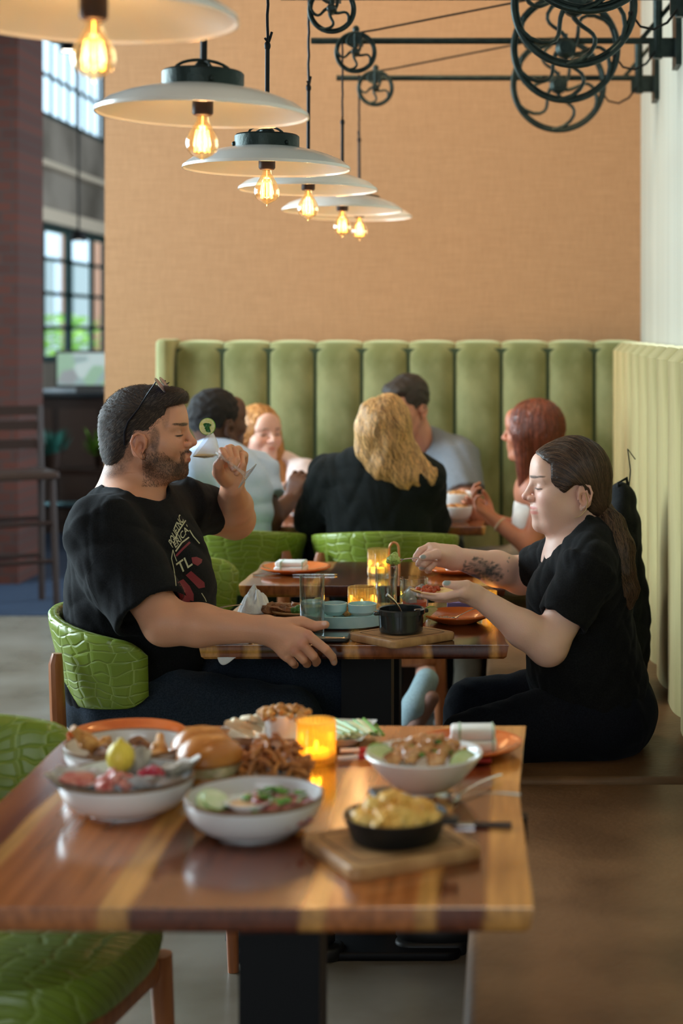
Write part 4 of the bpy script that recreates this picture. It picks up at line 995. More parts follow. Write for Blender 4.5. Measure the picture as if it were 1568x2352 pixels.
for p_, c_ in ((.0, (.02, .16, .15, 1)), (.35, (.3, .45, .42, 1)), (.55, (.02, .25, .05, 1)), (.7, (.01, .03, .04, 1))):
    e_ = cr_.color_ramp.elements.new(p_) if p_ else cr_.color_ramp.elements[0]; e_.color = c_
nt_.links.new(vo_.outputs['Color'], cr_.inputs[0]); nt_.links.new(cr_.outputs[0], b_.inputs['Emission Color']); b_.inputs['Emission Strength'].default_value = .6
MB().box(-.24, .24, -.024, -.021, .05, .28).build('screen', sc_, t, smooth=False)
for k, (x, y, lab) in enumerate([(-2.80, 11.4, 'leafy green plant in a dark pot before the bar counter'), (-3.12, 11.3, 'teal potted plant left of the leafy one')]):
    t = thing('potted_plant', (x, y, .52), lab, 'plant'); rn = random.Random(k); mb = MB()
    for j in range(60):
        a = rn.uniform(0, 6.28); L_ = rn.uniform(.08, .16); e = Vector((math.cos(a) * L_, math.sin(a) * L_, rn.uniform(.14, .30))); n_ = Vector((-math.sin(a), math.cos(a), 0)) * .02
        mb.add([(0, 0, .12), e * .6 + n_, e, e * .6 - n_], [(0, 1, 2, 3)])
    mb.build('leaves', LEAF if k == 0 else mat('teal_leaves', (.03, .16, .13), .5), t, smooth=False); MB().lathe([(0, 0), (.05, 0), (.07, .13), (.06, .13), (0, .12)], 20).build('pot', BARW, t)
t = thing('plant_shelf', (-2.95, 11.35, 0), 'dark shelf carrying the potted plants', 'shelf'); MB().box(-.35, .35, -.15, .15, .48, .52).build('board', BARW, t, smooth=False)
for sx in (-1, 1): MB().box(sx * .33 - .02, sx * .33 + .02, -.13, .13, 0, .48).build('leg', BARW, t, smooth=False)
STW = mat('dark_stool_wood', (.02, .008, .005), .5)
def stool(x, y, rz, label):
    t = thing('bar_stool', (x, y, 0), label, 'stool', 'dark wooden bar stools', rz)
    for sx in (-1, 1):
        MB().tube([(sx * .16, .15, 0), (sx * .15, .13, .70), (sx * .16, .20, 1.05)], .018, 8).build('leg', STW, t); MB().tube([(sx * .17, -.15, 0), (sx * .15, -.13, .70)], .018, 8).build('leg', STW, t)
    MB().rbox(-.18, .18, -.16, .16, .68, .72, .01).build('seat', BARW, t)
    for z in (.85, .95, 1.03): MB().box(-.15, .15, .16 + (z - .85) * .15, .18 + (z - .85) * .15, z - .025, z + .025).build('back_slat', STW, t, smooth=False)
    for z in (.25, .45): MB().tube([(-.16, -.14, z), (.16, -.14, z)], .012).tube([(-.16, .14, z), (.16, .14, z)], .012).build('rung', STW, t)
stool(-2.60, 8.75, .5, 'dark ladder-back bar stool in front of the brick column'); stool(-2.15, 10.6, 2.0, 'dark ladder-back bar stool before the bar counter')
for k, (px, py, d, lab) in enumerate([(180, 553, 13.6, 'small round spotlight hanging in front of the far window'), (157, 118, 12.5, 'bright round spotlight above the upper far window')]):
    p = P(px, py, d); t = thing('spotlight', p, lab, 'spotlight', 'small ceiling spotlights')
    MB().lathe([(0, .08), (.05, .08), (.07, 0), (.065, 0), (0, .02)], 24).build('housing', BLACKM, t); MB().lathe([(0, .005), (.06, .005)], 20).build('lamp_face', mat('lamp_face', (1, 1, 1), emit=(1, .93, .8), estr=6), t)
    MB().tube([(0, 0, .08), (0, 0, 4.4 - p.z)], .01, 6).build('stem', BLACKM, t)
# ------------------------------------------------------------------ implicit surfaces for the figures
def V3(p): return np.array([p[0], p[1], p[2]], dtype=np.float64)
def rc(a, b, r1, r2, k=.015, op='u'): return dict(t='rc', a=V3(a), b=V3(b), r1=r1, r2=r2, k=k, op=op)
def el(c, r, R=None, k=.015, op='u'):
    return dict(t='el', c=V3(c), r=np.array(r if isinstance(r, (tuple, list)) else (r, r, r), float), R=(np.eye(3) if R is None else np.array(R)), k=k, op=op)
def cc(a, b, r1, r2, k=.015, op='u', e=.004): return dict(t='cc', a=V3(a), b=V3(b), r1=r1, r2=r2, k=k, op=op, e=e)
def half(p, n, k=.006): n = V3(n); return dict(t='half', p=V3(p), n=n / np.linalg.norm(n), k=k, op='i')      # keeps the side the normal points away from
def poly_cut(poly, M, k=.006): return dict(t='poly', poly=np.array(poly, float), M=M, k=k, op='i')
def smin(a, b, k):
    if k <= 0: return np.minimum(a, b)
    h = np.clip(.5 + .5 * (b - a) / k, 0, 1); return b + (a - b) * h - k * h * (1 - h)
def smax(a, b, k): return -smin(-a, -b, k)
def pdist(p, X, Y, Z):
    t = p['t']
    if t in ('rc', 'cc'):
        ba = p['b'] - p['a']; L2 = float(ba @ ba) + 1e-12
        ax, ay, az = X - p['a'][0], Y - p['a'][1], Z - p['a'][2]
        hh = (ax * ba[0] + ay * ba[1] + az * ba[2]) / L2; h = np.clip(hh, 0, 1)
        d = np.sqrt((ax - ba[0] * h) ** 2 + (ay - ba[1] * h) ** 2 + (az - ba[2] * h) ** 2) - (p['r1'] + (p['r2'] - p['r1']) * h)
        if t == 'rc': return d
        rad = np.sqrt(np.maximum(0, (ax - ba[0] * hh) ** 2 + (ay - ba[1] * hh) ** 2 + (az - ba[2] * hh) ** 2)) - (p['r1'] + (p['r2'] - p['r1']) * h)
        axl = np.maximum(-hh, hh - 1) * math.sqrt(L2); return smax(rad, axl, p['e'])
    if t == 'el':
        q = p['R'].T; c = p['c']; ax, ay, az = X - c[0], Y - c[1], Z - c[2]
        x, y, z = (q[i, 0] * ax + q[i, 1] * ay + q[i, 2] * az for i in range(3)); r = p['r']
        k0 = np.sqrt((x / r[0]) ** 2 + (y / r[1]) ** 2 + (z / r[2]) ** 2); k1 = np.sqrt((x / r[0] ** 2) ** 2 + (y / r[1] ** 2) ** 2 + (z / r[2] ** 2) ** 2)
        return k0 * (k0 - 1) / np.maximum(k1, 1e-6)
    if t == 'half': n = p['n']; return (X - p['p'][0]) * n[0] + (Y - p['p'][1]) * n[1] + (Z - p['p'][2]) * n[2]
    if t == 'poly':
        Mi = np.array(p['M'].inverted()); x = Mi[0, 0] * X + Mi[0, 1] * Y + Mi[0, 2] * Z + Mi[0, 3]; z = Mi[2, 0] * X + Mi[2, 1] * Y + Mi[2, 2] * Z + Mi[2, 3]
        P_ = p['poly']; n = len(P_); d = np.full(x.shape, 1e9); s = np.ones(x.shape)
        for i in range(n):
            a, b = P_[i], P_[i - 1]; ex, ez = b[0] - a[0], b[1] - a[1]; wx, wz = x - a[0], z - a[1]
            h = np.clip((wx * ex + wz * ez) / (ex * ex + ez * ez), 0, 1); d = np.minimum(d, (wx - ex * h) ** 2 + (wz - ez * h) ** 2)
            c1 = z >= a[1]; c2 = z < b[1]; c3 = ex * wz > ez * wx
            s = np.where((c1 & c2 & c3) | (~c1 & ~c2 & ~c3), -s, s)
        return s * np.sqrt(d)
def pbox(p):
    if p['t'] in ('rc', 'cc'):
        r = max(p['r1'], p['r2']); return np.minimum(p['a'], p['b']) - r, np.maximum(p['a'], p['b']) + r
    if p['t'] == 'el':
        e = np.sqrt(((p['R'] * p['r'][None, :]) ** 2).sum(1)); return p['c'] - e, p['c'] + e
    return None
def bounds(prims, pad=.02):
    lo = np.full(3, 1e9); hi = np.full(3, -1e9)
    for p in prims:
        if p['op'] == 'u': a, b = pbox(p); lo = np.minimum(lo, a); hi = np.maximum(hi, b)
    return lo - pad, hi + pad
def field(prims, lo, hi, h, disp=None):
    n = np.ceil((hi - lo) / h).astype(int) + 1
    ax = [lo[i] + h * np.arange(n[i]) for i in range(3)]
    f = np.full(tuple(n), .05, np.float32)
    for p in prims:
        bb = pbox(p)
        if bb is None: sl = [slice(0, n[i]) for i in range(3)]
        else:
            m = p['k'] + .03; sl = []
            for i in range(3):
                a = max(0, int((bb[0][i] - m - lo[i]) / h)); b = min(n[i], int((bb[1][i] + m - lo[i]) / h) + 2); sl.append(slice(a, b))
            if any(s.start >= s.stop for s in sl): continue
        X, Y, Z = ax[0][sl[0]][:, None, None], ax[1][sl[1]][None, :, None], ax[2][sl[2]][None, None, :]
        if p['t'] == 'poly': X, Y, Z = np.broadcast_arrays(X, Y, Z)
        d = pdist(p, X, Y, Z); g = f[tuple(sl)]
        if p['op'] == 'u': g = smin(g, d, p['k'])
        elif p['op'] == 's': g = smax(g, -d, p['k'])
        else: g = smax(g, d, p['k'])
        f[tuple(sl)] = g
    if disp is not None:
        X, Y, Z = ax[0][:, None, None], ax[1][None, :, None], ax[2][None, None, :]; f = f + disp(X, Y, Z)
    return f
def nets(f, lo, h):
    s = f < 0; nx, ny, nz = f.shape
    cnt = np.zeros((nx - 1, ny - 1, nz - 1), np.float32); acc = np.zeros((nx - 1, ny - 1, nz - 1, 3), np.float32)
    edges = []
    for axn in range(3):
        s0 = [slice(None)] * 3; s1 = [slice(None)] * 3; s0[axn] = slice(0, -1); s1[axn] = slice(1, None)
        cr = s[tuple(s0)] != s[tuple(s1)]; idx = np.argwhere(cr); 
        f0 = f[tuple(s0)][cr]; f1 = f[tuple(s1)][cr]; t = f0 / (f0 - f1)
        pos = idx.astype(np.float32); pos[:, axn] += t; edges.append((axn, idx, f0 < 0))
        o = [i for i in range(3) if i != axn]
        for da in (0, 1):
            for db in (0, 1):
                c = idx.copy(); c[:, o[0]] -= da; c[:, o[1]] -= db
                ok = (c >= 0).all(1) & (c[:, 0] < nx - 1) & (c[:, 1] < ny - 1) & (c[:, 2] < nz - 1); cc_ = c[ok]
                np.add.at(cnt, (cc_[:, 0], cc_[:, 1], cc_[:, 2]), 1); np.add.at(acc, (cc_[:, 0], cc_[:, 1], cc_[:, 2]), pos[ok])
    act = cnt > 0; ids = np.full(cnt.shape, -1, np.int64); ids[act] = np.arange(act.sum())
    verts = acc[act] / cnt[act][:, None] * h + lo[None, :]
    quads = []
    for axn, idx, neg in edges:
        o = [i for i in range(3) if i != axn]
        ok = (idx[:, o[0]] > 0) & (idx[:, o[1]] > 0) & (idx[:, o[0]] < cnt.shape[o[0]]) & (idx[:, o[1]] < cnt.shape[o[1]]); c = idx[ok]; ng = neg[ok]
        def g(da, db): q = c.copy(); q[:, o[0]] -= da; q[:, o[1]] -= db; return ids[q[:, 0], q[:, 1], q[:, 2]]
        q = np.stack([g(0, 0), g(1, 0), g(1, 1), g(0, 1)], 1)
        flip = ng if axn != 1 else ~ng
        q[flip] = q[flip][:, ::-1]; quads.append(q)
    return verts, np.concatenate(quads)[:, ::-1]
def mesh_np(name, v, q, m, parent=None, col=None):
    me = bpy.data.meshes.new(name); nv, nq = len(v), len(q); k = q.shape[1]
    me.vertices.add(nv); me.vertices.foreach_set('co', np.asarray(v, np.float32).ravel())
    me.loops.add(nq * k); me.loops.foreach_set('vertex_index', q.astype(np.int32).ravel())
    me.polygons.add(nq); me.polygons.foreach_set('loop_start', np.arange(0, nq * k, k, dtype=np.int32))
    me.update(calc_edges=True); me.validate(); me.shade_smooth(); me.materials.append(m)
    if col is not None:
        a = me.color_attributes.new('Col', 'FLOAT_COLOR', 'POINT'); c4 = np.ones((len(me.vertices), 4), np.float32); c4[:, :3] = col; a.data.foreach_set('color', c4.ravel())
    o = bpy.data.objects.new(name, me); COL.objects.link(o)
    if parent: o.parent = parent
    return o
def sdf_mesh(name, prims, h, m, parent=None, disp=None, fine=(), colf=None):
    lo, hi = bounds(prims); f = field(prims, lo, hi, h, disp); v, q = nets(f, lo, h)
    vs, qs, off = [], [], 0
    if len(fine):
        keep = np.ones(len(q), bool)
        for (a, b, hh) in fine:
            ins = ((v > V3(a) + h * .3) & (v < V3(b) - h * .3)).all(1); keep &= ~ins[q].all(1)
        q = q[keep]
    vs.append(v); qs.append(q); off = len(v)
    for (a, b, hh) in fine:
        f = field(prims, V3(a), V3(b), hh, disp); v2, q2 = nets(f, V3(a), hh); vs.append(v2); qs.append(q2 + off); off += len(v2)
    v = np.concatenate(vs); q = np.concatenate(qs)
    used = np.zeros(len(v), bool); used[q.ravel()] = True; rm = np.cumsum(used) - 1; v = v[used]; q = rm[q]
    return mesh_np(name, v, q, m, parent, colf(v) if colf else None)
def folds(amp, wl, seed, dirn=(0, 0, 1)):
    rn = np.random.RandomState(seed); D = V3(dirn); D /= np.linalg.norm(D)
    W = []
    for k in range(4):
        d = D * 1.0 + rn.randn(3) * .45; d = d / np.linalg.norm(d) * 2 * math.pi / (wl * rn.uniform(.7, 1.6)); e = rn.randn(3) * 2 * math.pi / (wl * 3.2); W.append((d, e, rn.rand() * 6, rn.rand() * 6, rn.uniform(.5, 1)))
    def fn(X, Y, Z):
        s = 0
        for d, e, a, b, w_ in W:
            m_ = 1.5 * np.sin(e[0] * X + e[1] * Y + e[2] * Z + b); s = s + w_ * (1 - 2 * np.abs(np.sin(.5 * (d[0] * X + d[1] * Y + d[2] * Z + a) + m_))) 
        return (s * amp * .5).astype(np.float32)
    return fn
def xf(M, p): v = M @ Vector(p); return (v.x, v.y, v.z)
def frame(o, fwd, up=(0, 0, 1), s=1.0):
    f = Vector(fwd).normalized(); u = Vector(up); l = u.cross(f).normalized(); u = f.cross(l).normalized()
    return Matrix(((f.x * s, l.x * s, u.x * s, o[0]), (f.y * s, l.y * s, u.y * s, o[1]), (f.z * s, l.z * s, u.z * s, o[2]), (0, 0, 0, 1)))
def head_prims(M, male=True, beard=False, ears=(1, -1), mouth=0, jaw_full=0, ear_dx=0, cran=((-.014, 0, .044), (.097, .073, .088))):
    s = M.to_scale().x; R = np.array(M.to_3x3()) / s
    def E(c, r, k=.015, op='u', rot=None):
        RR = R if rot is None else R @ np.array(rot.to_3x3()); return el(xf(M, c), [x * s for x in (r if isinstance(r, tuple) else (r, r, r))], RR, k * s, op)
    def C(a, b, r1, r2, k=.012, op='u'): return rc(xf(M, a), xf(M, b), r1 * s, r2 * s, k * s, op)
    p = [E(cran[0], cran[1], .0), E((.028, 0, .028), (.062, .062, .075), .02), E((.036, 0, -.018), (.050, .052, .062), .025)]
    jw = .050 if male else .044
    for y in (1, -1):
        p += [C((.012, jw * y, -.030), (.050, (jw - .018) * y, -.062), .020, .018, .025), C((.050, (jw - .018) * y, -.062), (.080, .010 * y, -.064), .018, .0165 if male else .015, .02),
              E((.056, .040 * y, .002), (.028, .024, .024), .022), C((.080, .012 * y, .048), (.066, .046 * y, .050), .0115 if male else .009, .010, .014)]
    p += [E((.083, 0, -.061), (.014, .016, .014), .012), E((.070, 0, .075), (.022, .045, .035), .03), E((.083, 0, -.028), (.018, .024, .022), .018)]
    if jaw_full: p += [E((.046, .034 * y, -.026), (.034, .024, .030), .02) for y in (1, -1)] + [E((.040, 0, -.068), (.036, .036, .018), .02)]
    # eye sockets, lids
    for y in (1, -1):
        p += [E((.096, .033 * y, .031), (.013, .019, .011), .012, 's')]
        p += [E((.0725, .0325 * y, .0295), (.0145, .0155, .0125), .005)]
        p += [C((.0855, .022 * y, .0262), (.078, .044 * y, .0272), .0022, .0018, .003)]
    # nose
    p += [C((.092, 0, .040), (.1085, 0, .011), .0065, .0085, .010), E((.1115, 0, .0075), (.0095, .0095, .0085), .006), C((.104, 0, .000), (.094, 0, -.006), .006, .007, .006)]
    for y in (1, -1): p += [E((.0995, .0115 * y, .0035), (.0095, .0062, .0075), .005), E((.104, .0062 * y, -.0045), (.005, .003, .003), .002, 's')]
    # lips
    mo = mouth; lw = .020 if male else .025; lr = .0056 if male else .0050; lx = 0 if male else -.0055
    p += [C((.1015 + lx, .0, -.0185), (.088, lw, -.0235), lr, .0022, .005), C((.1015 + lx, .0, -.0185), (.088, -lw, -.0235), lr, .0022, .005),
          C((.0990 + lx, .0, -.0315 - mo), (.087, lw * .92, -.0265 - mo * .5), .0062, .0022, .005), C((.0990 + lx, .0, -.0315 - mo), (.087, -lw * .92, -.0265 - mo * .5), .0062, .0022, .005)]
    p += [C((.106, -.016, -.0250 - mo * .4), (.106, .016, -.0250 - mo * .4), .0016, .0016, .003, 's')] if not mo else []
    # ears
    for y in ears:
        def ep(x, z, o=0): return (x + ear_dx, y * (.0735 + .28 * (.012 - x) + o), z)
        hp = [(.010, .006), (.0105, .018), (.004, .029), (-.008, .033), (-.019, .027), (-.0235, .012), (-.019, -.004), (-.010, -.016), (-.001, -.024)]
        rot = Matrix.Rotation(y * math.radians(16), 4, 'Z') @ Matrix.Rotation(math.radians(12), 4, 'Y')
        p += [E(ep(-.006, .004, .000), (.0175, .0045, .029), .006, 'u', rot)]
        p += [E(ep(-.002, .001, .0065), (.0085, .0065, .0125), .003, 's', rot), E(ep(-.010, .019, .0055), (.006, .0035, .006), .003, 's', rot)]
        p += [C(ep(a[0], a[1], .003), ep(b[0], b[1], .003), .0030, .0030, .002) for a, b in zip(hp[:-1], hp[1:])]
        p += [C(ep(-.012, .018, .002), ep(-.014, -.004, .002), .0024, .0026, .002), E(ep(.0015, -.0225, .000), (.0075, .0042, .0085), .004), E(ep(.009, -.001, .001), (.0035, .003, .0055), .003)]
    return p
def paint(base, blobs, seed=0, mottle=.06):
    """blobs: (matrix or None, centre, radii, colour, strength, noisy, symmetric)"""
    base = np.array(base, float)
    def fn(v):
        n = len(v); rn = np.random.RandomState(seed); c = np.tile(base, (n, 1))
        c *= (1 + mottle * (np.sin(v[:, 0] * 61 + 3 * np.sin(v[:, 2] * 47)) * np.sin(v[:, 2] * 53 + 2) * np.sin(v[:, 1] * 57)))[:, None]
        for (M, ce, ra, co, st, noisy, sym) in blobs:
            if M is not None: Mi = np.array(M.inverted()); q = v @ Mi[:3, :3].T + Mi[:3, 3]
            else: q = v.astype(float)
            q = q.copy()
            if sym: q[:, 1] = np.abs(q[:, 1])
            d = np.sqrt((((q - V3(ce)) / V3(ra)) ** 2).sum(1)); w_ = np.clip((1.15 - d) / .4, 0, 1) * st
            if noisy: w_ = w_ * np.clip(1 - noisy * rn.rand(n), 0, 1)
            c = c * (1 - w_[:, None]) + np.array(co)[None] * w_[:, None]
        return c.astype(np.float32)
    return fn
def fingers(pts_list, radii, k=.0025):
    p = []
    for pts, (r0, r1) in zip(pts_list, radii):
        n = len(pts) - 1
        for i in range(n):
            ra = r0 + (r1 - r0) * i / n; rb = r0 + (r1 - r0) * (i + 1) / n; p.append(rc(pts[i], pts[i + 1], ra, rb, k if i == 0 else .0012))
    return p
def palm(wr, kn, rw=.016, rk=.0105, k=.014):
    """metacarpals from the wrist to the four knuckles"""
    w0, w1 = wr; p = []
    for i, q in enumerate(kn): a = V3(w0) * (1 - i / 3) + V3(w1) * (i / 3); p.append(rc(a, q, rw, rk, k if i else .012))
    for i in range(3): p.append(rc((V3(kn[i]) * .8 + V3(w0) * .2), (V3(kn[i + 1]) * .8 + V3(w1) * .2), rk * .9, rk * .9, .010))
    return p
def auto_hand(W, X, Y, size=1.0, curl=.6, thumb=.5, splay=.06):
    """relaxed hand; X towards the fingers, Y towards the thumb; curls towards -Z where Z = X x Y (or its opposite)"""
    W, X, Y = Vector(W), Vector(X).normalized(), Vector(Y); Y = (Y - X * Y.dot(X)).normalized(); Z = X.cross(Y)
    def L(x, y, z): return W + (X * x + Y * y + Z * z) * size
    kn = [(.088, .028), (.092, .008), (.087, -.012), (.078, -.030)]; Ls = [(.042, .025, .020), (.046, .028, .021), (.042, .026, .020), (.033, .020, .018)]
    pts = []
    for i, ((x, y), ls) in enumerate(zip(kn, Ls)):
        P0 = Vector((x, y, 0)); a = 0; out = [L(*P0)]; sp = splay * (1.5 - i)
        for j, l in enumerate(ls):
            a += (curl * (.75 if j == 0 else 1.0) + .05 * i); P0 = P0 + Vector((math.cos(a) * l * math.cos(sp), math.sin(sp) * l, -math.sin(a) * l)); out.append(L(*P0))
        pts.append(out)
    th = [L(.022, .022, -.006), L(.048, .046, -.014 - .01 * thumb), L(.078, .054 - .010 * thumb, -.022 - .020 * thumb), L(.100, .050 - .022 * thumb, -.026 - .030 * thumb)]
    p = palm((L(.0, .014, 0), L(0, -.014, 0)), [q[0] for q in pts], .017 * size, .0108 * size)
    p += fingers(pts, [(.0092 * size, .0072 * size)] * 3 + [(.0082 * size, .0064 * size)]) + fingers([th], [(.0145 * size, .0086 * size)], .008)
    return p
def strands(name, parent, m, bvh, seeds, flow, steps, sl, width, lift, col, cvar=.35, seed=0, wave=0, taper=True):
    """hair strands that start at seeds and run along a flow field close to the surface"""
    rn = random.Random(seed); vs, qs, cs = [], [], []
    for s_ in seeds:
        p = Vector(s_); pts = []; ph = rn.uniform(0, 6); lf = lift * rn.uniform(.2, 1.2); n_ = rn.randint(max(2, steps - 2), steps)
        sh = 1 + cvar * rn.uniform(-1, 1)
        for j in range(n_ + 1):
            hit = bvh.find_nearest(p)
            nr = hit[1] if hit[0] is not None else Vector((0, 0, 1)); base = hit[0] if hit[0] is not None else p
            off = lf * (j / n_ if steps < 5 else 1)
            pts.append((base + nr * off, nr)); fl = flow(p)
            if wave: fl = fl + fl.cross(nr) * wave * math.sin(j * .9 + ph)
            fl = fl + Vector((rn.uniform(-1, 1), rn.uniform(-1, 1), rn.uniform(-1, 1))) * .10
            p = base + fl.normalized() * sl
            if steps < 5: p = p + nr * lf
        b0 = len(vs); n = len(pts)
        for j, (q, nr) in enumerate(pts):
            t = (pts[min(j + 1, n - 1)][0] - pts[max(j - 1, 0)][0]); sd = t.cross(nr)
            if sd.length < 1e-7: sd = Vector((1, 0, 0))
            sd.normalize(); w_ = width * (1 - (j / (n - 1)) ** 2 * .85 if taper else 1)
            vs += [q - sd * w_, q + nr * w_ * .8, q + sd * w_]; cs += [[c * sh for c in col]] * 3
        for j in range(n - 1):
            for k in range(2): qs.append((b0 + j * 3 + k, b0 + j * 3 + k + 1, b0 + (j + 1) * 3 + k + 1, b0 + (j + 1) * 3 + k))
    return mesh_np(name, np.array([tuple(v) for v in vs], np.float32), np.array(qs), m, parent, np.array(cs, np.float32))
def bvh_of(o):
    me = o.data; return BVHTree.FromPolygons([v.co for v in me.vertices], [tuple(p.vertices) for p in me.polygons])
def seeds_on(o, n, seed, mask=None):
    me = o.data; rn = random.Random(seed); out = []; N = len(me.polygons); tries = 0
    while len(out) < n and tries < n * 12:
        tries += 1; p = me.polygons[rn.randrange(N)].center
        if mask is None or mask(p): out.append(Vector(p))
    return out
SKIN = mat('skin', (1, 1, 1), .48, attr='Col', sss=.12, bump=.12, bscale=260)
HAIRM = mat('hair_strands', (1, 1, 1), .38, attr='Col')
def cloth(name, col, col2=None, sheen=.06, rough=.9): return mat(name, col, rough, col2=col2 or tuple(min(1, c * 1.5 + .003) for c in col), nscale=300, sheen=sheen, sheen_tint=(.6, .65, .7), bump=.25, bscale=700, spec=.15)
def person(name, label): return empty(name, (0, 0, 0), 0, label, 'person')
# in-plane reader of the detail views
def Kz(x0, y0, s): return lambda a, b, d: P(x0 + a / s, y0 + b / s, d)
# ------------------------------------------------------------------ the man drinking
MAN_SKIN = (.66, .32, .195)
Hm = Kz(600, 1370, 7.127); Km = Kz(280, 860, 4.612)
man = person('person', 'bearded man in a black printed T-shirt drinking from a cocktail glass, sunglasses on his head')
mo = C1(532, 408, 4.03)
MH = frame(mo, (1, .05, -.02), (0.0, 0, 1), 1.0)
b = head_prims(MH, True, ears=(1, -1), mouth=.002)
nb = C1(400, 690, 4.03)
b += [rc(nb, xf(MH, (-.030, 0, -.015)), .066, .056, .03), rc(C1(480, 690, 4.02), xf(MH, (.022, 0, -.052)), .050, .040, .03), el(C1(440, 800, 4.03), (.12, .15, .08), k=.04)]
shN, shF = C1(330, 865, 3.835), C1(700, 735, 4.21)
elN, wrN = C1(628, 1322, 3.725), Hm(40, 545, 3.705)
elF, wrF = C1(985, 790, 4.42), Km(1165, 1190, 4.17)
b += [rc(shN, C1(425, 725, 3.955), .052, .048, .04), rc(shF, C1(560, 710, 4.10), .050, .046, .04)]
b += [rc(shN, elN, .058, .049, .02), rc(elN, elN.lerp(wrN, .35), .050, .046, .02), rc(elN.lerp(wrN, .35), wrN, .046, .0275, .02)]
b += [rc(shF, elF, .056, .050, .02), rc(elF, elF.lerp(wrF, .4), .052, .047, .02), rc(elF.lerp(wrF, .4), wrF, .047, .029, .02)]
# right hand drooping over the table edge
kn = [Hm(760, 635, 3.672), Hm(668, 775, 3.668), Hm(545, 880, 3.672), Hm(425, 985, 3.680)]
b += palm((Hm(110, 470, 3.700), Hm(150, 650, 3.700)), kn, .0185, .0118, .014)
b += [rc(wrN, Hm(200, 560, 3.70), .0275, .024, .02)]
b += fingers([[kn[0], Hm(1055, 868, 3.665), Hm(1165, 990, 3.675), Hm(1193, 1075, 3.690)], [kn[1], Hm(850, 975, 3.668), Hm(905, 1060, 3.700), Hm(890, 1090, 3.72)],
              [kn[2], Hm(690, 1035, 3.672), Hm(750, 1100, 3.700), Hm(735, 1110, 3.72)], [kn[3], Hm(510, 1080, 3.682), Hm(548, 1120, 3.705), Hm(540, 1120, 3.72)]],
             [(.0112, .0078), (.0112, .0085), (.0108, .0082), (.0100, .0076)])
b += fingers([[Hm(330, 470, 3.700), Hm(660, 425, 3.712), Hm(870, 488, 3.712), Hm(1050, 462, 3.706)]], [(.0170, .0088)], .010)
# left hand round the stem
kn = [Km(1075, 825, 4.105), Km(1150, 785, 4.122), Km(1228, 800, 4.140), Km(1292, 860, 4.150)]
b += palm((Km(1120, 1090, 4.155), Km(1215, 1120, 4.175)), kn, .019, .0112, .014)
b += fingers([[kn[0], Km(1055, 812, 4.060), Km(1080, 860, 4.036), Km(1108, 895, 4.030)], [kn[1], Km(1120, 790, 4.072), Km(1150, 890, 4.036), Km(1160, 965, 4.030)],
              [kn[2], Km(1195, 805, 4.085), Km(1215, 905, 4.045), Km(1178, 1000, 4.036)], [kn[3], Km(1262, 870, 4.100), Km(1275, 960, 4.060), Km(1215, 1045, 4.050)]],
             [(.0104, .0080), (.0106, .0082), (.0104, .0080), (.0096, .0074)])
b += fingers([[Km(1090, 1110, 4.135), Km(1022, 1040, 4.085), Km(1020, 960, 4.048), Km(1060, 895, 4.036)]], [(.0190, .0095)], .012)
def boxr(pts, r): a = np.array([V3(p) for p in pts]); return a.min(0) - r, a.max(0) + r
fine = [(V3(xf(MH, (-.13, -.10, -.105))) * 1, None, 0)]
hb = boxr([xf(MH, (-.125, -.10, -.10)), xf(MH, (.125, .10, .14)), xf(MH, (-.125, .10, -.10)), xf(MH, (.125, -.10, .14))], .004)
h1 = boxr([Hm(60, 300, 3.70), Hm(1230, 1180, 3.70)], .0); h1[0][1] = 3.63; h1[1][1] = 3.76
h2 = boxr([Km(960, 720, 4.1), Km(1370, 1190, 4.1)], .0); h2[0][1] = 3.99; h2[1][1] = 4.22
BEARD = (.045, .024, .015)
blobs = [(MH, (.078, .03, .010), (.03, .03, .02), (.60, .24, .16), .35, 0, 1), (MH, (.112, 0, .006), (.012, .012, .012), (.60, .22, .14), .5, 0, 0),
         (MH, (-.006, .085, .006), (.026, .03, .034), (.62, .24, .15), .6, 0, 1),
         (MH, (.045, .045, -.052), (.052, .05, .030), BEARD, .78, .45, 1), (MH, (.082, 0, -.060), (.036, .05, .026), BEARD, .92, .35, 0), (MH, (.020, .060, -.025), (.020, .03, .040), BEARD, .72, .5, 1),
         (MH, (.100, 0, -.0125), (.014, .028, .0055), BEARD, .85, .4, 0), (MH, (.095, .026, -.028), (.012, .008, .020), BEARD, .7, .5, 1),
         (MH, (.101, 0, -.0195), (.009, .018, .0035), (.46, .15, .11), .8, 0, 0), (MH, (.099, 0, -.0330), (.009, .016, .0055), (.50, .17, .13), .8, 0, 0),
         (MH, (.090, .028, .0535), (.012, .034, .0045), (.02, .010, .007), 1, .2, 1), (MH, (.076, .036, .0550), (.010, .034, .0036), (.02, .010, .007), 1, .3, 1),
         (MH, (.0825, .034, .0265), (.010, .030, .0024), (.02, .010, .008), 1, 0, 1), (MH, (.0805, .0325, .036), (.012, .016, .006), (.42, .19, .12), .5, 0, 1),
         (MH, (.0, .0, -.09), (.07, .07, .03), (.50, .24, .14), .3, 0, 0), (MH, (-.075, .02, -.050), (.050, .07, .030), BEARD, .75, .5, 1), (MH, (.030, .070, .020), (.012, .02, .030), BEARD, .7, .5, 1), (MH, (.052, .05, .075), (.010, .03, .035), BEARD, .35, .5, 1), (MH, (-.035, .065, -.012), (.016, .03, .030), BEARD, .6, .5, 1)]
for k_ in ((760, 635), (668, 775), (545, 880)): blobs.append((None, Hm(*k_, 3.66), (.012, .03, .012), (.66, .25, .17), .5, 0, 0))
blobs.append((None, Hm(1030, 440, 3.70), (.0062, .02, .0045), (.80, .55, .48), .8, 0, 0)); blobs.append((None, Hm(1195, 1070, 3.68), (.006, .012, .007), (.78, .52, .44), .7, 0, 0))
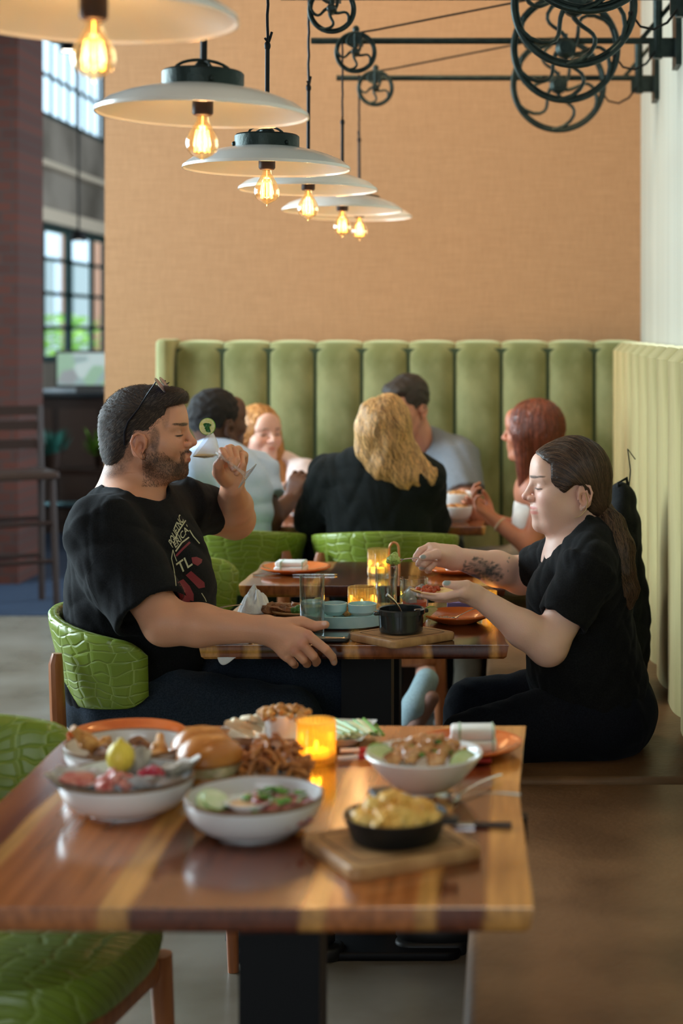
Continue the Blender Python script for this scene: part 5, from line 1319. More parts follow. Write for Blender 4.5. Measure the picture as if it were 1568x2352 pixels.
blobs.append((None, Km(1165, 1000, 4.02), (.005, .012, .006), (.85, .62, .60), .8, 0, 0))
body_m = sdf_mesh('body', b, .0045, SKIN, man, fine=[(hb[0], hb[1], .0021), (h1[0], h1[1], .0017), (h2[0], h2[1], .0018)], colf=paint(MAN_SKIN, blobs, 1))
# short dark hair, faded at the sides
poly = [(.108, .130), (.096, .106), (.080, .101), (.052, .096), (.052, .058), (.034, .034), (.027, -.006), (.013, -.004), (.010, .036), (-.018, .040), (-.028, .006), (-.040, -.030), (-.092, -.062), (-.17, -.05), (-.17, .2), (.12, .2)]
ms = 1.0; Rm = np.array(MH.to_3x3())
hp = [el(xf(MH, (-.018, 0, .052)), (.0985, .0755, .0935), Rm, 0), el(xf(MH, (.030, 0, .105)), (.060, .060, .038), Rm, .02), el(xf(MH, (.070, 0, .118)), (.026, .045, .018), Rm, .02), el(xf(MH, (-.062, 0, -.010)), (.046, .060, .062), Rm, .03), poly_cut(poly, MH, .005)]
def rough(amp, fr, seed):
    def fn(X, Y, Z): return (amp * (np.sin(X * fr + 3 * np.sin(Z * fr * .4 + seed)) * np.sin(Y * fr * 1.1) + .6 * np.sin(Z * fr * 1.3 + 2 * np.sin(X * fr * .5)))).astype(np.float32)
    return fn
HM = mat('dark_brown_hair', (.018, .010, .007), .55, bump=.6, bscale=300, bstretch=(1, 1, 3))
hair = sdf_mesh('hair', hp, .003, HM, man, rough(.0005, 420, 1))
bv = bvh_of(hair); MHi = MH.inverted()
def fl(p):
    q = MHi @ p; top = max(0, min(1, (q.z - .06) / .06)); a = Vector((-.6 + 1.1 * top * (1 if q.x > 0 else .2), 0, -.6 * (1 - top) + .45 * top)); return MH.to_3x3() @ a
strands('hair_strands', hair, HAIRM, bv, seeds_on(hair, 7000, 2, lambda p: (MHi @ p).y < .05), fl, 3, .0045, .00045, .004, (.065, .040, .028), .6, 3)
bvb = bvh_of(body_m)
def bm_(p):
    q = MHi @ p
    return q.y < .03 and ((q.z < -.010 and q.z > -.095 and q.x > .0 and q.x < .125 and (q.z < -.04 or q.x < .05 + (-.010 - q.z) * .9 or q.x > .085)) ) and not (q.x > .093 and -.038 < q.z < -.0165)
bp_ = [p for p in seeds_on(body_m, 6500, 7, bm_)]
strands('beard', man, HAIRM, bvb, bp_, lambda p: MH.to_3x3() @ Vector((.35, 0, -1)), 2, .0024, .0003, .0016, (.045, .025, .016), .6, 9)
# T-shirt
TEE = cloth('black_jersey', (.0055, .0058, .0068))
cen = C1(470, 1010, 4.02); ax_ = Vector((shF.x - shN.x, shF.y - shN.y, 0)).normalized(); fw = Vector((ax_.y, -ax_.x, 0))
Rt = np.array(((fw.x, ax_.x, 0), (fw.y, ax_.y, 0), (0, 0, 1)), float)
sp = [el(cen, (.135, .205, .215), Rt, 0), el(C1(470, 1290, 3.99), (.150, .190, .230), Rt, .06), el(C1(450, 1600, 3.99), (.150, .185, .14), Rt, .05), el(C1(400, 830, 4.03), (.115, .16, .085), Rt, .05),
      rc(C1(450, 800, 4.04), C1(440, 860, 4.02), .085, .10, .03), rc(shN, C1(395, 815, 3.92), .072, .048, .04), rc(shF, C1(590, 740, 4.12), .066, .055, .04),
      cc(C1(300, 850, 3.84), C1(548, 1268, 3.745), .080, .088, .03, e=.006), rc(C1(300, 850, 3.84), C1(400, 1050, 3.80), .084, .086, .04),
      cc(shF, C1(860, 745, 4.33), .078, .062, .035, e=.006),
      # chest front
      el(C1(650, 1080, 3.98), (.07, .13, .13), Rt, .06), el(C1(660, 1260, 3.98), (.08, .14, .14), Rt, .06)]
nd = (Vector(xf(MH, (0, 0, 0))) - nb)
sp += [cc(C1(448, 676, 4.02), C1(540, 475, 3.965), .074, .092, .006, 's')]
sp += [cc(C1(520, 1215, 3.755), C1(590, 1330, 3.73), .074, .080, .003, 's'), cc(C1(840, 750, 4.315), C1(900, 742, 4.36), .054, .056, .003, 's')]
shirt = sdf_mesh('t_shirt', sp, .0042, TEE, man, folds(.0032, .085, 11, (.5, .1, 1)))
# trousers
JEANS = cloth('dark_navy_denim', (.016, .023, .036), (.030, .042, .062))
pel = C1(430, 1690, 4.0)
knF, knN = Vector((-.435, 4.10, .585)), Vector((-.52, 3.86, .545))
pp = [el(pel, (.155, .185, .125), None, 0), rc(Vector((-.86, 4.08, .575)), knF, .105, .082, .04), rc(Vector((-.86, 3.90, .565)), knN, .108, .080, .04),
      rc(knF, Vector((-.425, 4.12, .10)), .080, .058, .02), rc(knN, Vector((-.56, 3.86, .10)), .076, .058, .02), half((0, 0, .07), (0, 0, -1), .004)]
sdf_mesh('trousers', pp, .0075, JEANS, man, folds(.0045, .11, 5, (1, .2, .4)))
for (x, y) in ((-.42, 4.12), (-.555, 3.86)):
    MB().rbox(x - .10, x + .17, y - .045, y + .045, 0, .03, .01, corner=.04).ball((x + .02, y, .045), (.13, .042, .045)).build('shoe', mat('black_shoe', (.01, .01, .01), .5), man)
# sunglasses
sg = thing('sunglasses', (0, 0, 0), 'thin-rimmed sunglasses pushed up on the drinking man\'s dark hair', 'sunglasses')
SGM = mat('dark_metal_frame', (.02, .02, .03), .3, .8)
for y in (-1, 1):
    pts = [(-.040, .0765, .004), (-.040, .0795, .036), (-.032, .0825, .060), (-.008, .083, .092), (.010, .081, .124), (.030, .073, .156)]
    MB().tube([xf(MH, (a, y * c_, d_)) for a, c_, d_ in pts], [.0028, .0028, .0024, .0019, .0016, .0016], 8).build('temple_arm', SGM, sg)
    Ml = frame(xf(MH, (.036, y * .036, .146)), MH.to_3x3() @ Vector((.80, 0, .60)), MH.to_3x3() @ Vector((-.60, 0, .80)))
    MB().tube([xf(Ml, (0, .028 * math.cos(a), .023 * math.sin(a))) for a in [2 * math.pi * k / 24 for k in range(24)]], .0009, 6, closed=True).build('lens_rim', mat('silver_rim', (.30, .28, .26), .25, 1), sg)
    MB().add([xf(Ml, (.001, .027 * math.cos(2 * math.pi * k / 24), .022 * math.sin(2 * math.pi * k / 24))) for k in range(24)], [tuple(range(24))]).build('lens', mat('blue_lens', (.012, .016, .10), .35, spec=.2), sg)
MB().tube([xf(MH, (.046, -.008, .150)), xf(MH, (.050, 0, .153)), xf(MH, (.046, .008, .150))], .0013, 6).build('bridge', SGM, sg)
# cocktail glass
ga = (Km(1010, 852, 4.022) - Km(1300, 1062, 4.022)).normalized()
Gf = Km(1330, 1078, 4.022)
gl = thing('cocktail_glass', (0, 0, 0), 'tilted cocktail glass with cloudy drink held to the man\'s mouth', 'cocktail glass')
Mg = Matrix.Translation(Gf) @ ga.to_track_quat('Z', 'Y').to_matrix().to_4x4()
L_s = (Km(1010, 852, 4.022) - Gf).length
MB().lathe([(0, 0), (.036, .0), (.0365, .0012), (.02, .004), (.0055, .010), (.0035, .022), (.0032, L_s - .016), (.006, L_s - .010), (.0065, L_s - .004), (.005, L_s)], 48, Mg).build('stem_and_foot', thin_glass('stem_glass', (1, 1, 1), .03, .8, .16), gl)
sl_ = mat('salted_glass', (.80, .86, .90), .5, bump=.8, bscale=500)
MB().lathe([(.004, L_s), (.012, L_s + .004), (.026, L_s + .020), (.0395, L_s + .045), (.0387, L_s + .045), (.025, L_s + .021), (.011, L_s + .006), (.002, L_s + .003)], 48, Mg).build('bowl', thin_glass('frosted_salt_glass', (1, 1, 1.0), .12, .7, .20), gl)
# the drink lies level in the tilted bowl
dr = MB(); lv = Km(760, 852, 4.022).z; n = 28
pr = [(.0035, L_s + .004), (.0115, L_s + .0068), (.0175, L_s + .0125), (.0245, L_s + .021), (.031, L_s + .0325), (.037, L_s + .043)]
vs = []
for k in range(n):
    a = 2 * math.pi * k / n
    for (r_, z_) in pr:
        v_ = Mg @ Vector((r_ * math.cos(a), r_ * math.sin(a), z_)); v_.z = min(v_.z, lv); vs.append(v_)
m_ = len(pr)
dr.add(vs, [(k * m_ + i, ((k + 1) % n) * m_ + i, ((k + 1) % n) * m_ + i + 1, k * m_ + i + 1) for k in range(n) for i in range(m_ - 1)])
dr.build('drink', mat('cloudy_citrus_drink', (.72, .55, .22), .2, sss=.2), gl)
cu = thing('cucumber_garnish', (0, 0, 0), 'round cucumber slice with a green leaf on the cocktail glass rim', 'garnish')
cc0 = Km(903, 552, 4.012); Mc = frame(cc0, (-.15, -1, .1), (.1, 0, 1))
Mc2 = Mc @ Matrix.Rotation(math.pi / 2, 4, 'Y')
MB().lathe([(0, -.0012), (.0195, -.0012), (.0205, 0), (.0195, .0012), (0, .0012)], 36, Mc2).build('slice', mat('garnish_flesh', (.80, .76, .22), .3, col2=(.90, .88, .45), nscale=160), cu)
MB().lathe([(.0197, -.0014), (.0212, 0), (.0197, .0014)], 36, Mc2).build('skin', LIMESK, cu)
lf = MB()
for (y0, z0, an, s_) in ((.006, .001, 2.9, 1), (-.003, .002, .2, .9), (-.002, -.004, -.55, 1.0), (.008, -.003, 3.3, .8)):
    lf.grid(8, 5, lambda u, v: xf(Mc, (.003 + .002 * math.sin(u * 3) + .001 * abs(2 * v - 1), y0 + (math.cos(an) * u * .016 - math.sin(an) * (v - .5) * .011 * math.sin(math.pi * min(1, u * .9 + .08))) * s_, z0 + (math.sin(an) * u * .016 + math.cos(an) * (v - .5) * .011 * math.sin(math.pi * min(1, u * .9 + .08))) * s_)))
lf.build('leaf', mat('mint_leaf', (.012, .09, .015), .4, col2=(.03, .18, .03), nscale=90), cu)

# print on the T-shirt, laid on the cloth
bvs = bvh_of(shirt)
Tz = lambda x, y: (360 + x / 9.044, 1140 + y / 9.044)
camp = Vector((0, 0, CH))
def lay(verts2d, faces, name, m, off=.0012):
    import bmesh
    bm = bmesh.new(); vv = [bm.verts.new((x, y, 0)) for x, y in verts2d]
    for f in faces:
        try: bm.faces.new([vv[i] for i in f])
        except ValueError: pass
    bmesh.ops.triangulate(bm, faces=bm.faces)
    for _ in range(3):
        le = [e for e in bm.edges if e.calc_length() > 45]
        if le: bmesh.ops.subdivide_edges(bm, edges=le, cuts=1); bmesh.ops.triangulate(bm, faces=[f for f in bm.faces if len(f.verts) > 3])
    bad = []
    for v in bm.verts:
        px, py = Tz(v.co.x, v.co.y); dr_ = (P(px, py, 4.0) - camp).normalized(); h_ = bvs.ray_cast(camp, dr_)
        if h_[0] is None: bad.append(v)
        else: v.co = h_[0] - dr_ * off
    bmesh.ops.delete(bm, geom=bad, context='VERTS')
    me = bpy.data.meshes.new(name); bm.to_mesh(me); bm.free(); me.materials.append(m); me.shade_smooth()
    o = bpy.data.objects.new(name, me); COL.objects.link(o); o.parent = shirt; return o
PR = mat('cream_print', (.50, .49, .33), .7); PRR = mat('maroon_print', (.20, .014, .028), .7)
def word(txt, p0, p1, up, name):
    cu_ = bpy.data.curves.new('t', 'FONT'); cu_.body = txt; cu_.size = 1; cu_.offset = .012; ob = bpy.data.objects.new('t', cu_); COL.objects.link(ob)
    bpy.context.view_layer.update(); me = ob.to_mesh(); vs = [(v.co.x, v.co.y) for v in me.vertices]; fs = [tuple(p.vertices) for p in me.polygons]
    ob.to_mesh_clear(); bpy.data.objects.remove(ob); W_ = max(v[0] for v in vs); H_ = .72
    q = [(p0[0] + (p1[0] - p0[0]) * v[0] / W_ + up[0] * v[1] / H_, p0[1] + (p1[1] - p0[1]) * v[0] / W_ + up[1] * v[1] / H_) for v in vs]
    return lay(q, fs, name, PR)
def bar(pts, w_, name='print_line', m=None):
    for a, b_ in zip(pts[:-1], pts[1:]):
        dx, dy = b_[0] - a[0], b_[1] - a[1]; L_ = math.hypot(dx, dy); nx, ny = -dy / L_ * w_ / 2, dx / L_ * w_ / 2
        lay([(a[0] + nx, a[1] + ny), (a[0] - nx, a[1] - ny), (b_[0] - nx, b_[1] - ny), (b_[0] + nx, b_[1] + ny)], [(0, 1, 2, 3)], name, m or PR, .0013)
word('POLIFTNC', (325, 1075), (560, 500), (-90, -140), 'print_word')
word("ERICA'", (385, 1085), (680, 700), (-60, -120), 'print_word')
word('TL', (480, 1610), (745, 1420), (-90, -215), 'print_word')
bar([(345, 905), (400, 840), (440, 740), (600, 500)], 26); bar([(390, 1145), (520, 960), (670, 850)], 30); bar([(680, 700), (760, 830), (890, 980)], 22)
bar([(335, 1110), (305, 1290), (350, 1480), (385, 1700), (400, 1860)], 16); bar([(335, 1110), (370, 1230), (415, 1350)], 14); bar([(930, 2010), (1000, 2120), (1030, 2190)], 16)
bar([(400, 1240), (540, 1090), (690, 950)], 44, m=PRR)
lay([(720, 1270), (830, 1255), (945, 1310), (930, 1380), (850, 1445), (740, 1390)], [tuple(range(6))], 'print_shape', PRR)
lay([(600, 1640), (710, 1550), (860, 1680), (990, 1790), (1000, 1890), (870, 1915), (760, 1800)], [tuple(range(7))], 'print_shape', PRR)
lay([(430, 1780), (550, 1720), (680, 1860), (765, 2030), (765, 2180), (640, 2150), (590, 2010)], [tuple(range(7))], 'print_shape', PRR)
SEAM = mat('shirt_seam', (.004, .004, .005), .9)
for pl_ in ([(251, 1145), (257, 1195), (261, 1252)], [(261, 1252), (240, 1262), (222, 1279), (206, 1303), (197, 1325), (205, 1350), (228, 1395), (262, 1432)]): bar([((a - 360) * 9.044, (b_ - 1140) * 9.044) for a, b_ in pl_], 9, 'seam', SEAM)
lay([(430, 1990), (600, 2060), (700, 2190), (500, 2200)], [tuple(range(4))], 'print_shape', PRR)

# ------------------------------------------------------------------ the woman in black
WS = (.80, .50, .385)
Mm = Kz(900, 1220, 4.612)
wom = person('person', 'woman with a brown ponytail and forearm tattoo, in black, spooning guacamole onto a tortilla')
wo = C2(1012, 408, 4.03); wo.y = 4.03
MW = frame(wo - Vector((.014, 0, 0)), (-1, -.13, -.07), (-.07, 0, 1), 1.0)
MWv = frame(C2(1015, 410, 4.03), (-1, 0, 0), (0, 0, 1), 1.0)
b = head_prims(MW, False, ears=(1, -1), jaw_full=1, ear_dx=-.014, cran=((-.002, 0, .046), (.082, .072, .086)))
b += [rc(C2(1020, 680, 4.03), xf(MW, (-.028, 0, -.02)), .060, .050, .03), rc(C2(990, 700, 4.03), xf(MW, (.012, 0, -.050)), .040, .030, .03), el(C2(1040, 760, 4.03), (.10, .15, .08), k=.04)]
sN, sF = C2(1085, 770, 3.86), C2(985, 730, 4.19)
eN, wN = C2(862, 1195, 3.80), Mm(905, 690, 3.775)
eF, wF = Mm(1370, 470, 4.31), Mm(690, 285, 4.15)
b += [rc(sN, eN, .052, .042, .02), rc(eN, eN.lerp(wN, .35), .044, .040, .02), rc(eN.lerp(wN, .35), wN, .040, .0235, .02)]
b += [rc(sF, eF, .050, .046, .02), rc(eF, eF.lerp(wF, .4), .047, .043, .02), rc(eF.lerp(wF, .4), wF, .043, .0265, .02)]
kn = [Mm(745, 650, 3.735), Mm(735, 665, 3.760), Mm(730, 680, 3.785), Mm(740, 700, 3.808)][::1]
b += palm((Mm(870, 672, 3.762), Mm(875, 700, 3.788)), kn, .0185, .0108, .014)
b += fingers([[kn[0], Mm(560, 690, 3.735), Mm(430, 690, 3.740), Mm(330, 672, 3.745)], [kn[1], Mm(545, 690, 3.762), Mm(400, 688, 3.765), Mm(290, 668, 3.768)],
              [kn[2], Mm(560, 705, 3.788), Mm(430, 700, 3.790), Mm(330, 680, 3.790)], [kn[3], Mm(600, 725, 3.812), Mm(500, 725, 3.815), Mm(420, 712, 3.815)]], [(.0096, .0066)] * 3 + [(.0086, .0060)])
b += fingers([[Mm(860, 640, 3.765), Mm(790, 585, 3.750), Mm(690, 578, 3.742), Mm(568, 560, 3.740)]], [(.0175, .0080)], .010)
kn = [Mm(395, 165, 4.100), Mm(425, 205, 4.085), Mm(445, 260, 4.080), Mm(470, 320, 4.090)]
b += palm((Mm(640, 225, 4.150), Mm(640, 330, 4.140)), kn, .0190, .0108, .014)
b += fingers([[kn[0], Mm(300, 205, 4.085), Mm(255, 265, 4.082), Mm(240, 300, 4.080)], [kn[1], Mm(320, 290, 4.062), Mm(285, 335, 4.068), Mm(275, 350, 4.080)],
              [kn[2], Mm(345, 345, 4.060), Mm(315, 385, 4.072), Mm(330, 395, 4.090)], [kn[3], Mm(390, 395, 4.072), Mm(375, 420, 4.088), Mm(400, 420, 4.105)]], [(.0098, .0068)] * 3 + [(.0088, .0064)])
b += fingers([[Mm(590, 290, 4.125), Mm(480, 250, 4.070), Mm(400, 262, 4.055), Mm(325, 280, 4.052)]], [(.0170, .0080)], .010)
hb = boxr([xf(MW, (a, c_, d_)) for a in (-.12, .125) for c_ in (-.10, .10) for d_ in (-.095, .135)], .003)
h1 = boxr([Mm(240, 500, 3.77), Mm(900, 780, 3.77)], 0); h1[0][1] = 3.715; h1[1][1] = 3.835
h2 = boxr([Mm(210, 110, 4.1), Mm(1320, 640, 4.1)], 0); h2[0][1] = 4.03; h2[1][1] = 4.36
PINK = (.76, .40, .33)
blobs = [(MW, (.080, .035, .005), (.03, .03, .022), (.78, .40, .33), .4, 0, 1), (MW, (.112, 0, .006), (.012, .012, .010), (.76, .34, .28), .6, 0, 0), (MW, (-.020, .085, .006), (.026, .03, .034), (.76, .36, .28), .5, 0, 1),
         (MW, (.094, 0, -.0200), (.0135, .034, .0045), (.68, .20, .16), .95, 0, 0), (MW, (.092, 0, -.0310), (.0130, .034, .0062), (.74, .27, .22), .95, 0, 0),
         (MW, (.092, .028, .0560), (.012, .034, .0036), (.10, .05, .03), 1, .15, 1), (MW, (.076, .036, .0570), (.012, .034, .0028), (.10, .05, .03), 1, .2, 1),
         (MW, (.0840, .033, .0270), (.009, .030, .0022), (.05, .025, .02), .95, 0, 1), (MW, (.082, .045, .0275), (.010, .006, .0018), (.05, .025, .02), .8, 0, 1), (MW, (.0805, .0325, .036), (.012, .016, .006), (.62, .36, .28), .5, 0, 1),
         (None, Mm(330, 272, 4.045), (.0075, .012, .0055), (.30, .38, .36), .95, 0, 0), (None, Mm(578, 545, 3.735), (.0095, .014, .0070), (.30, .38, .36), .95, 0, 0),
         (None, Mm(300, 660, 3.765), (.006, .02, .004), (.36, .44, .42), .8, 0, 0), (None, Mm(320, 395, 4.06), (.008, .02, .004), (.36, .44, .42), .7, 0, 0)]
rt = random.Random(4)
INK = (.055, .070, .072)
for k in range(130):
    a, r_ = rt.uniform(0, 6.28), math.sqrt(rt.random()); cx_, cy_ = 960 + 215 * r_ * math.cos(a), 385 + 130 * r_ * math.sin(a) + (960 - 960) * .1 + 205 * r_ * math.cos(a) * .12
    blobs.append((None, Mm(cx_, cy_, 4.17 + .1 * (cx_ - 700) / 500), (rt.uniform(.003, .010), .075, rt.uniform(.002, .008)), INK, rt.uniform(.4, .8), .3, 0))
for k in range(10): blobs.append((None, Mm(1180 + rt.uniform(-40, 60), 320 + rt.uniform(-50, 90), 4.25), (.003, .05, .003), INK, .55, .3, 0))
blobs.append((None, Mm(930, 380, 4.2), (.034, .09, .024), INK, .62, .4, 0)); blobs.append((None, Mm(1050, 450, 4.22), (.022, .09, .020), INK, .5, .5, 0))
body_w = sdf_mesh('body', b, .0045, SKIN, wom, fine=[(hb[0], hb[1], .0021), (h1[0], h1[1], .0016), (h2[0], h2[1], .0020)], colf=paint(WS, blobs, 2))
poly = [(.118, .112), (.101, .104), (.066, .082), (.066, .040), (.035, .014), (.022, .026), (.008, .038), (-.012, .032), (-.017, -.002), (-.013, -.030), (-.045, -.062), (-.075, -.045), (-.15, -.04), (-.15, .2), (.12, .2)]
Rw = np.array(MW.to_3x3()) / 1.06
hp = [el(xf(MWv, (.010, 0, .050)), (.092, .080, .094), np.array(MWv.to_3x3()), 0), el(xf(MWv, (.010, 0, .050)), (.088, .082, .092), np.array(MWv.to_3x3()), .02), el(xf(MWv, (.060, 0, .086)), (.050, .058, .036), np.array(MWv.to_3x3()), .02), el(xf(MWv, (-.045, 0, -.012)), (.035, .055, .045), np.array(MWv.to_3x3()), .025), poly_cut(poly, MWv, .005)]
WH = mat('brown_ponytail_hair', (.030, .015, .009), .46, bump=.4, bscale=200)
tail = [C2(1110, 455, 4.03), C2(1150, 470, 4.02), C2(1190, 560, 4.0), C2(1222, 680, 3.97), C2(1238, 800, 3.95), C2(1278, 900, 3.95), C2(1288, 985, 3.95)]
tr_ = [.026, .017, .032, .040, .034, .026, .008]
hair = sdf_mesh('hair', hp, .003, WH, wom, rough(.0006, 260, 2))
pony = sdf_mesh('ponytail', [rc(tail[i], tail[i + 1], tr_[i], tr_[i + 1], .012) for i in range(6)], .004, WH, wom, rough(.0018, 220, 5))
MB().tube([C2(1152 + 2 * math.cos(a), 470, 4.02) + Vector((.010 * math.cos(a) * .4, .019 * math.cos(a), .019 * math.sin(a))) for a in [2 * math.pi * k / 16 for k in range(16)]], .004, 8, closed=True).build('hair_tie', BLACKM, pony)
tgt = C2(1130, 470, 4.03)
def flw(p):
    v = tgt - p; v.y *= .35; q = MWv.inverted() @ p; u = max(0, min(1, (q.x + .02) / .09)); return (v.normalized() * 1 + Vector((.2, 0, .45)) * u).normalized()
strands('hair_strands', hair, HAIRM, bvh_of(hair), seeds_on(hair, 2600, 5, lambda p: p.y < 4.06), flw, 8, .010, .00042, .0012, (.085, .046, .026), .8, 3)
def flp(p):
    i = min(range(6), key=lambda j: (tail[j].lerp(tail[j + 1], .5) - p).length); return (tail[i + 1] - tail[i]).normalized()
MB().tube([P(1080 + a / 3.733, 960 + b_ / 3.733, 3.945) for a, b_ in ((985, 640), (1004, 720), (992, 790), (950, 835), (890, 862))], [.0012, .0014, .0013, .0010, .0004], 6).build('loose_strand', mat('blonde_wisp', (.55, .36, .17), .4), hair)
strands('ponytail_strands', pony, HAIRM, bvh_of(pony), seeds_on(pony, 1300, 6), flp, 9, .013, .0006, .002, (.11, .060, .032), .7, 5, wave=.25)
# shirt and trousers
TEE2 = cloth('soft_black_cotton', (.0050, .0050, .0054))
sp = [el(C2(1060, 860, 4.03), (.105, .175, .165), None, 0), el(C2(900, 940, 3.97), (.070, .075, .075), None, .05), el(C2(900, 930, 4.10), (.068, .075, .072), None, .05),
      el(C2(1040, 1180, 4.03), (.125, .165, .155), None, .06), el(C2(1060, 1330, 4.03), (.135, .175, .12), None, .05), el(C2(1110, 1480, 4.03), (.125, .185, .115), None, .05),
      rc(sN, C2(1060, 640, 3.97), .058, .050, .04), rc(sF, C2(1020, 640, 4.09), .056, .048, .04), el(C2(1060, 740, 4.03), (.085, .13, .075), None, .04),
      cc(C2(1080, 790, 3.865), C2(937, 1062, 3.815), .068, .060, .03, e=.006), cc(sF, C2(775, 790, 4.27), .070, .056, .035, e=.006)]
sp += [cc(C2(985, 668, 4.02), C2(895, 515, 3.985), .064, .080, .006, 's'),
       cc(C2(955, 1035, 3.82), C2(915, 1110, 3.81), .051, .053, .003, 's'), cc(C2(800, 785, 4.255), C2(745, 800, 4.30), .049, .051, .003, 's')]
sdf_mesh('t_shirt', sp, .0042, TEE2, wom, folds(.0028, .075, 21, (-.5, .1, 1)))
PANT = cloth('black_stretch_trousers', (.0040, .0048, .0085))
pp = [el(C2(1140, 1530, 4.03), (.135, .19, .125), None, 0), rc(Vector((.17, 3.94, .535)), Vector((-.090, 3.90, .490)), .100, .070, .04), rc(Vector((.17, 4.12, .535)), Vector((-.090, 4.14, .515)), .100, .070, .04),
      rc(Vector((-.090, 3.90, .490)), Vector((-.15, 3.90, .10)), .070, .046, .02), rc(Vector((-.09, 4.14, .515)), Vector((-.17, 4.14, .10)), .070, .046, .02), half((0, 0, .08), (0, 0, -1), .004)]
sdf_mesh('trousers', pp, .0075, PANT, wom, folds(.003, .09, 6, (1, .2, .4)))
for y in (3.90, 4.14): MB().rbox(-.27, -.09, y - .04, y + .04, 0, .03, .01, corner=.035).ball((-.17, y, .045), (.10, .038, .045)).build('shoe', mat('black_shoe'), wom)
MB().ball(xf(MW, (-.013, .083, -.023)), .0016).ball(xf(MW, (-.018, .084, -.019)), .0014).ball(xf(MW, (-.010, .081, -.028)), .0013).build('ear_stud', STEEL, wom)
# tortilla, spoon with guacamole
t = thing('tortilla', Mm(430, 640, 3.775), 'folded corn tortilla with red filling on the woman\'s open palm', 'tortilla')
MB().grid(40, 10, lambda u, v: (.052 * v * math.cos(2 * math.pi * u), .045 * v * math.sin(2 * math.pi * u), .004 * v * v * math.sin(4 * math.pi * u + 1) + .004 * v), closed_u=True).grid(40, 10, lambda u, v: (.052 * v * math.cos(2 * math.pi * u), .045 * v * math.sin(2 * math.pi * u), .004 * v * v * math.sin(4 * math.pi * u + 1) + .004 * v - .003), closed_u=True).build('bread', mat('corn_tortilla', (.74, .42, .12), .6, col2=(.84, .62, .28), nscale=60), t)
chunks('filling', t, mat('salsa'), 26, .026, .004, .005, .006, 77, x=-.012)
cutlery('spoon', Mm(480, 300, 4.065), P(897, 1284, 4.055), 'spoon pinched in the woman\'s far hand', w=1.7)
t = thing('guacamole', P(903, 1283, 4.055), 'lump of green guacamole on the raised spoon', 'guacamole'); chunks('guacamole_lump', t, mat('guacamole_green', (.30, .44, .07), .5, col2=(.52, .62, .20), nscale=90), 22, .010, -.006, .016, .0085, 78)

# ------------------------------------------------------------------ black bag and jacket heap behind her
t = thing('shoulder_bag', (0, 0, 0), 'black bag leaning on the gold-green banquette behind the woman in black', 'bag')
bp = [el(Vector((.330, 4.62, .62)), (.060, .16, .17), None, 0), el(Vector((.322, 4.62, .80)), (.046, .14, .16), None, .06), el(Vector((.312, 4.62, .94)), (.036, .09, .10), None, .05)]
sdf_mesh('bag_body', bp, .007, cloth('black_nylon', (.006, .007, .008)), t, folds(.004, .09, 9, (.3, .2, 1)))
MB().tube([(.295, 4.58, .98), (.30, 4.58, 1.04), (.325, 4.60, 1.05), (.335, 4.62, 1.0)], .006, 8, flat=.5).tube([(.33, 4.62, .99), (.338, 4.63, 1.07), (.330, 4.63, 1.13), (.352, 4.64, 1.10)], .0018, 6).build('handle', cloth('black_nylon', (0, 0, 0)), t)
# ------------------------------------------------------------------ the group at the back table
def bgperson(label, skin, headM, male, body, shirt, pants, shirtm, pantm, hairp, hairm, hcut=None, blobs=(), sh_fold=.004, seed=1, hair_kw=None, fine_heads=True):
    t = person('person', label)
    b = head_prims(headM, male) + body
    c = [xf(headM, q) for q in ((-.12, -.1, -.1), (.12, .1, .13), (-.12, .1, -.1), (.12, -.1, .13), (-.12, -.1, .13), (.12, .1, -.1))]
    a = np.array(c); fine = [(a.min(0), a.max(0), .0034)]
    eye = [(headM, (.101, 0, -.026), (.012, .019, .009), tuple(x * y for x, y in zip(skin, (.85, .5, .45))), .8, 0, 0), (headM, (.086, .024, .0525), (.014, .018, .0035), (.05, .03, .02), .7, 0, 1), (headM, (.086, .033, .028), (.010, .014, .0035), (.04, .03, .03), .8, 0, 1),
           (headM, (.078, .035, .005), (.03, .03, .02), tuple(min(1, x * y) for x, y in zip(skin, (1.1, .85, .8))), .4, 0, 1)]
    sdf_mesh('body', b, .0075, SKIN, t, fine=fine, colf=paint(skin, eye + list(blobs), seed))
    sdf_mesh('shirt', shirt, .0075, shirtm, t, folds(sh_fold, .11, seed + 40, (.4, .2, 1)))
    if pants:
        sdf_mesh('trousers', pants, .011, pantm, t, folds(.004, .12, seed + 50, (1, .3, .3)))
    h = sdf_mesh('hair', hairp, .0045, hairm, t, rough(.0018, 150, seed))
    return t, h
def neckp(nb_, M, r=.055): return [rc(nb_, xf(M, (-.025, 0, -.02)), r + .006, r - .006, .03), rc(nb_, xf(M, (.02, 0, -.05)), r - .014, r - .02, .03)]
def sleeve_cut(*a): return list(a)
def legs(hip, knee, foot, dy, r=.085, spread=(0, 1, 0)):
    s = Vector(spread) * dy; hip, knee, foot = Vector(hip), Vector(knee), Vector(foot); out = [el(hip, (.15, .15, .11), None, 0)]
    for k in (-1, 1): out += [rc(hip + s * k, knee + s * k, r + .01, r - .015, .04), rc(knee + s * k, foot + s * k, r - .018, .045, .02)]
    return out
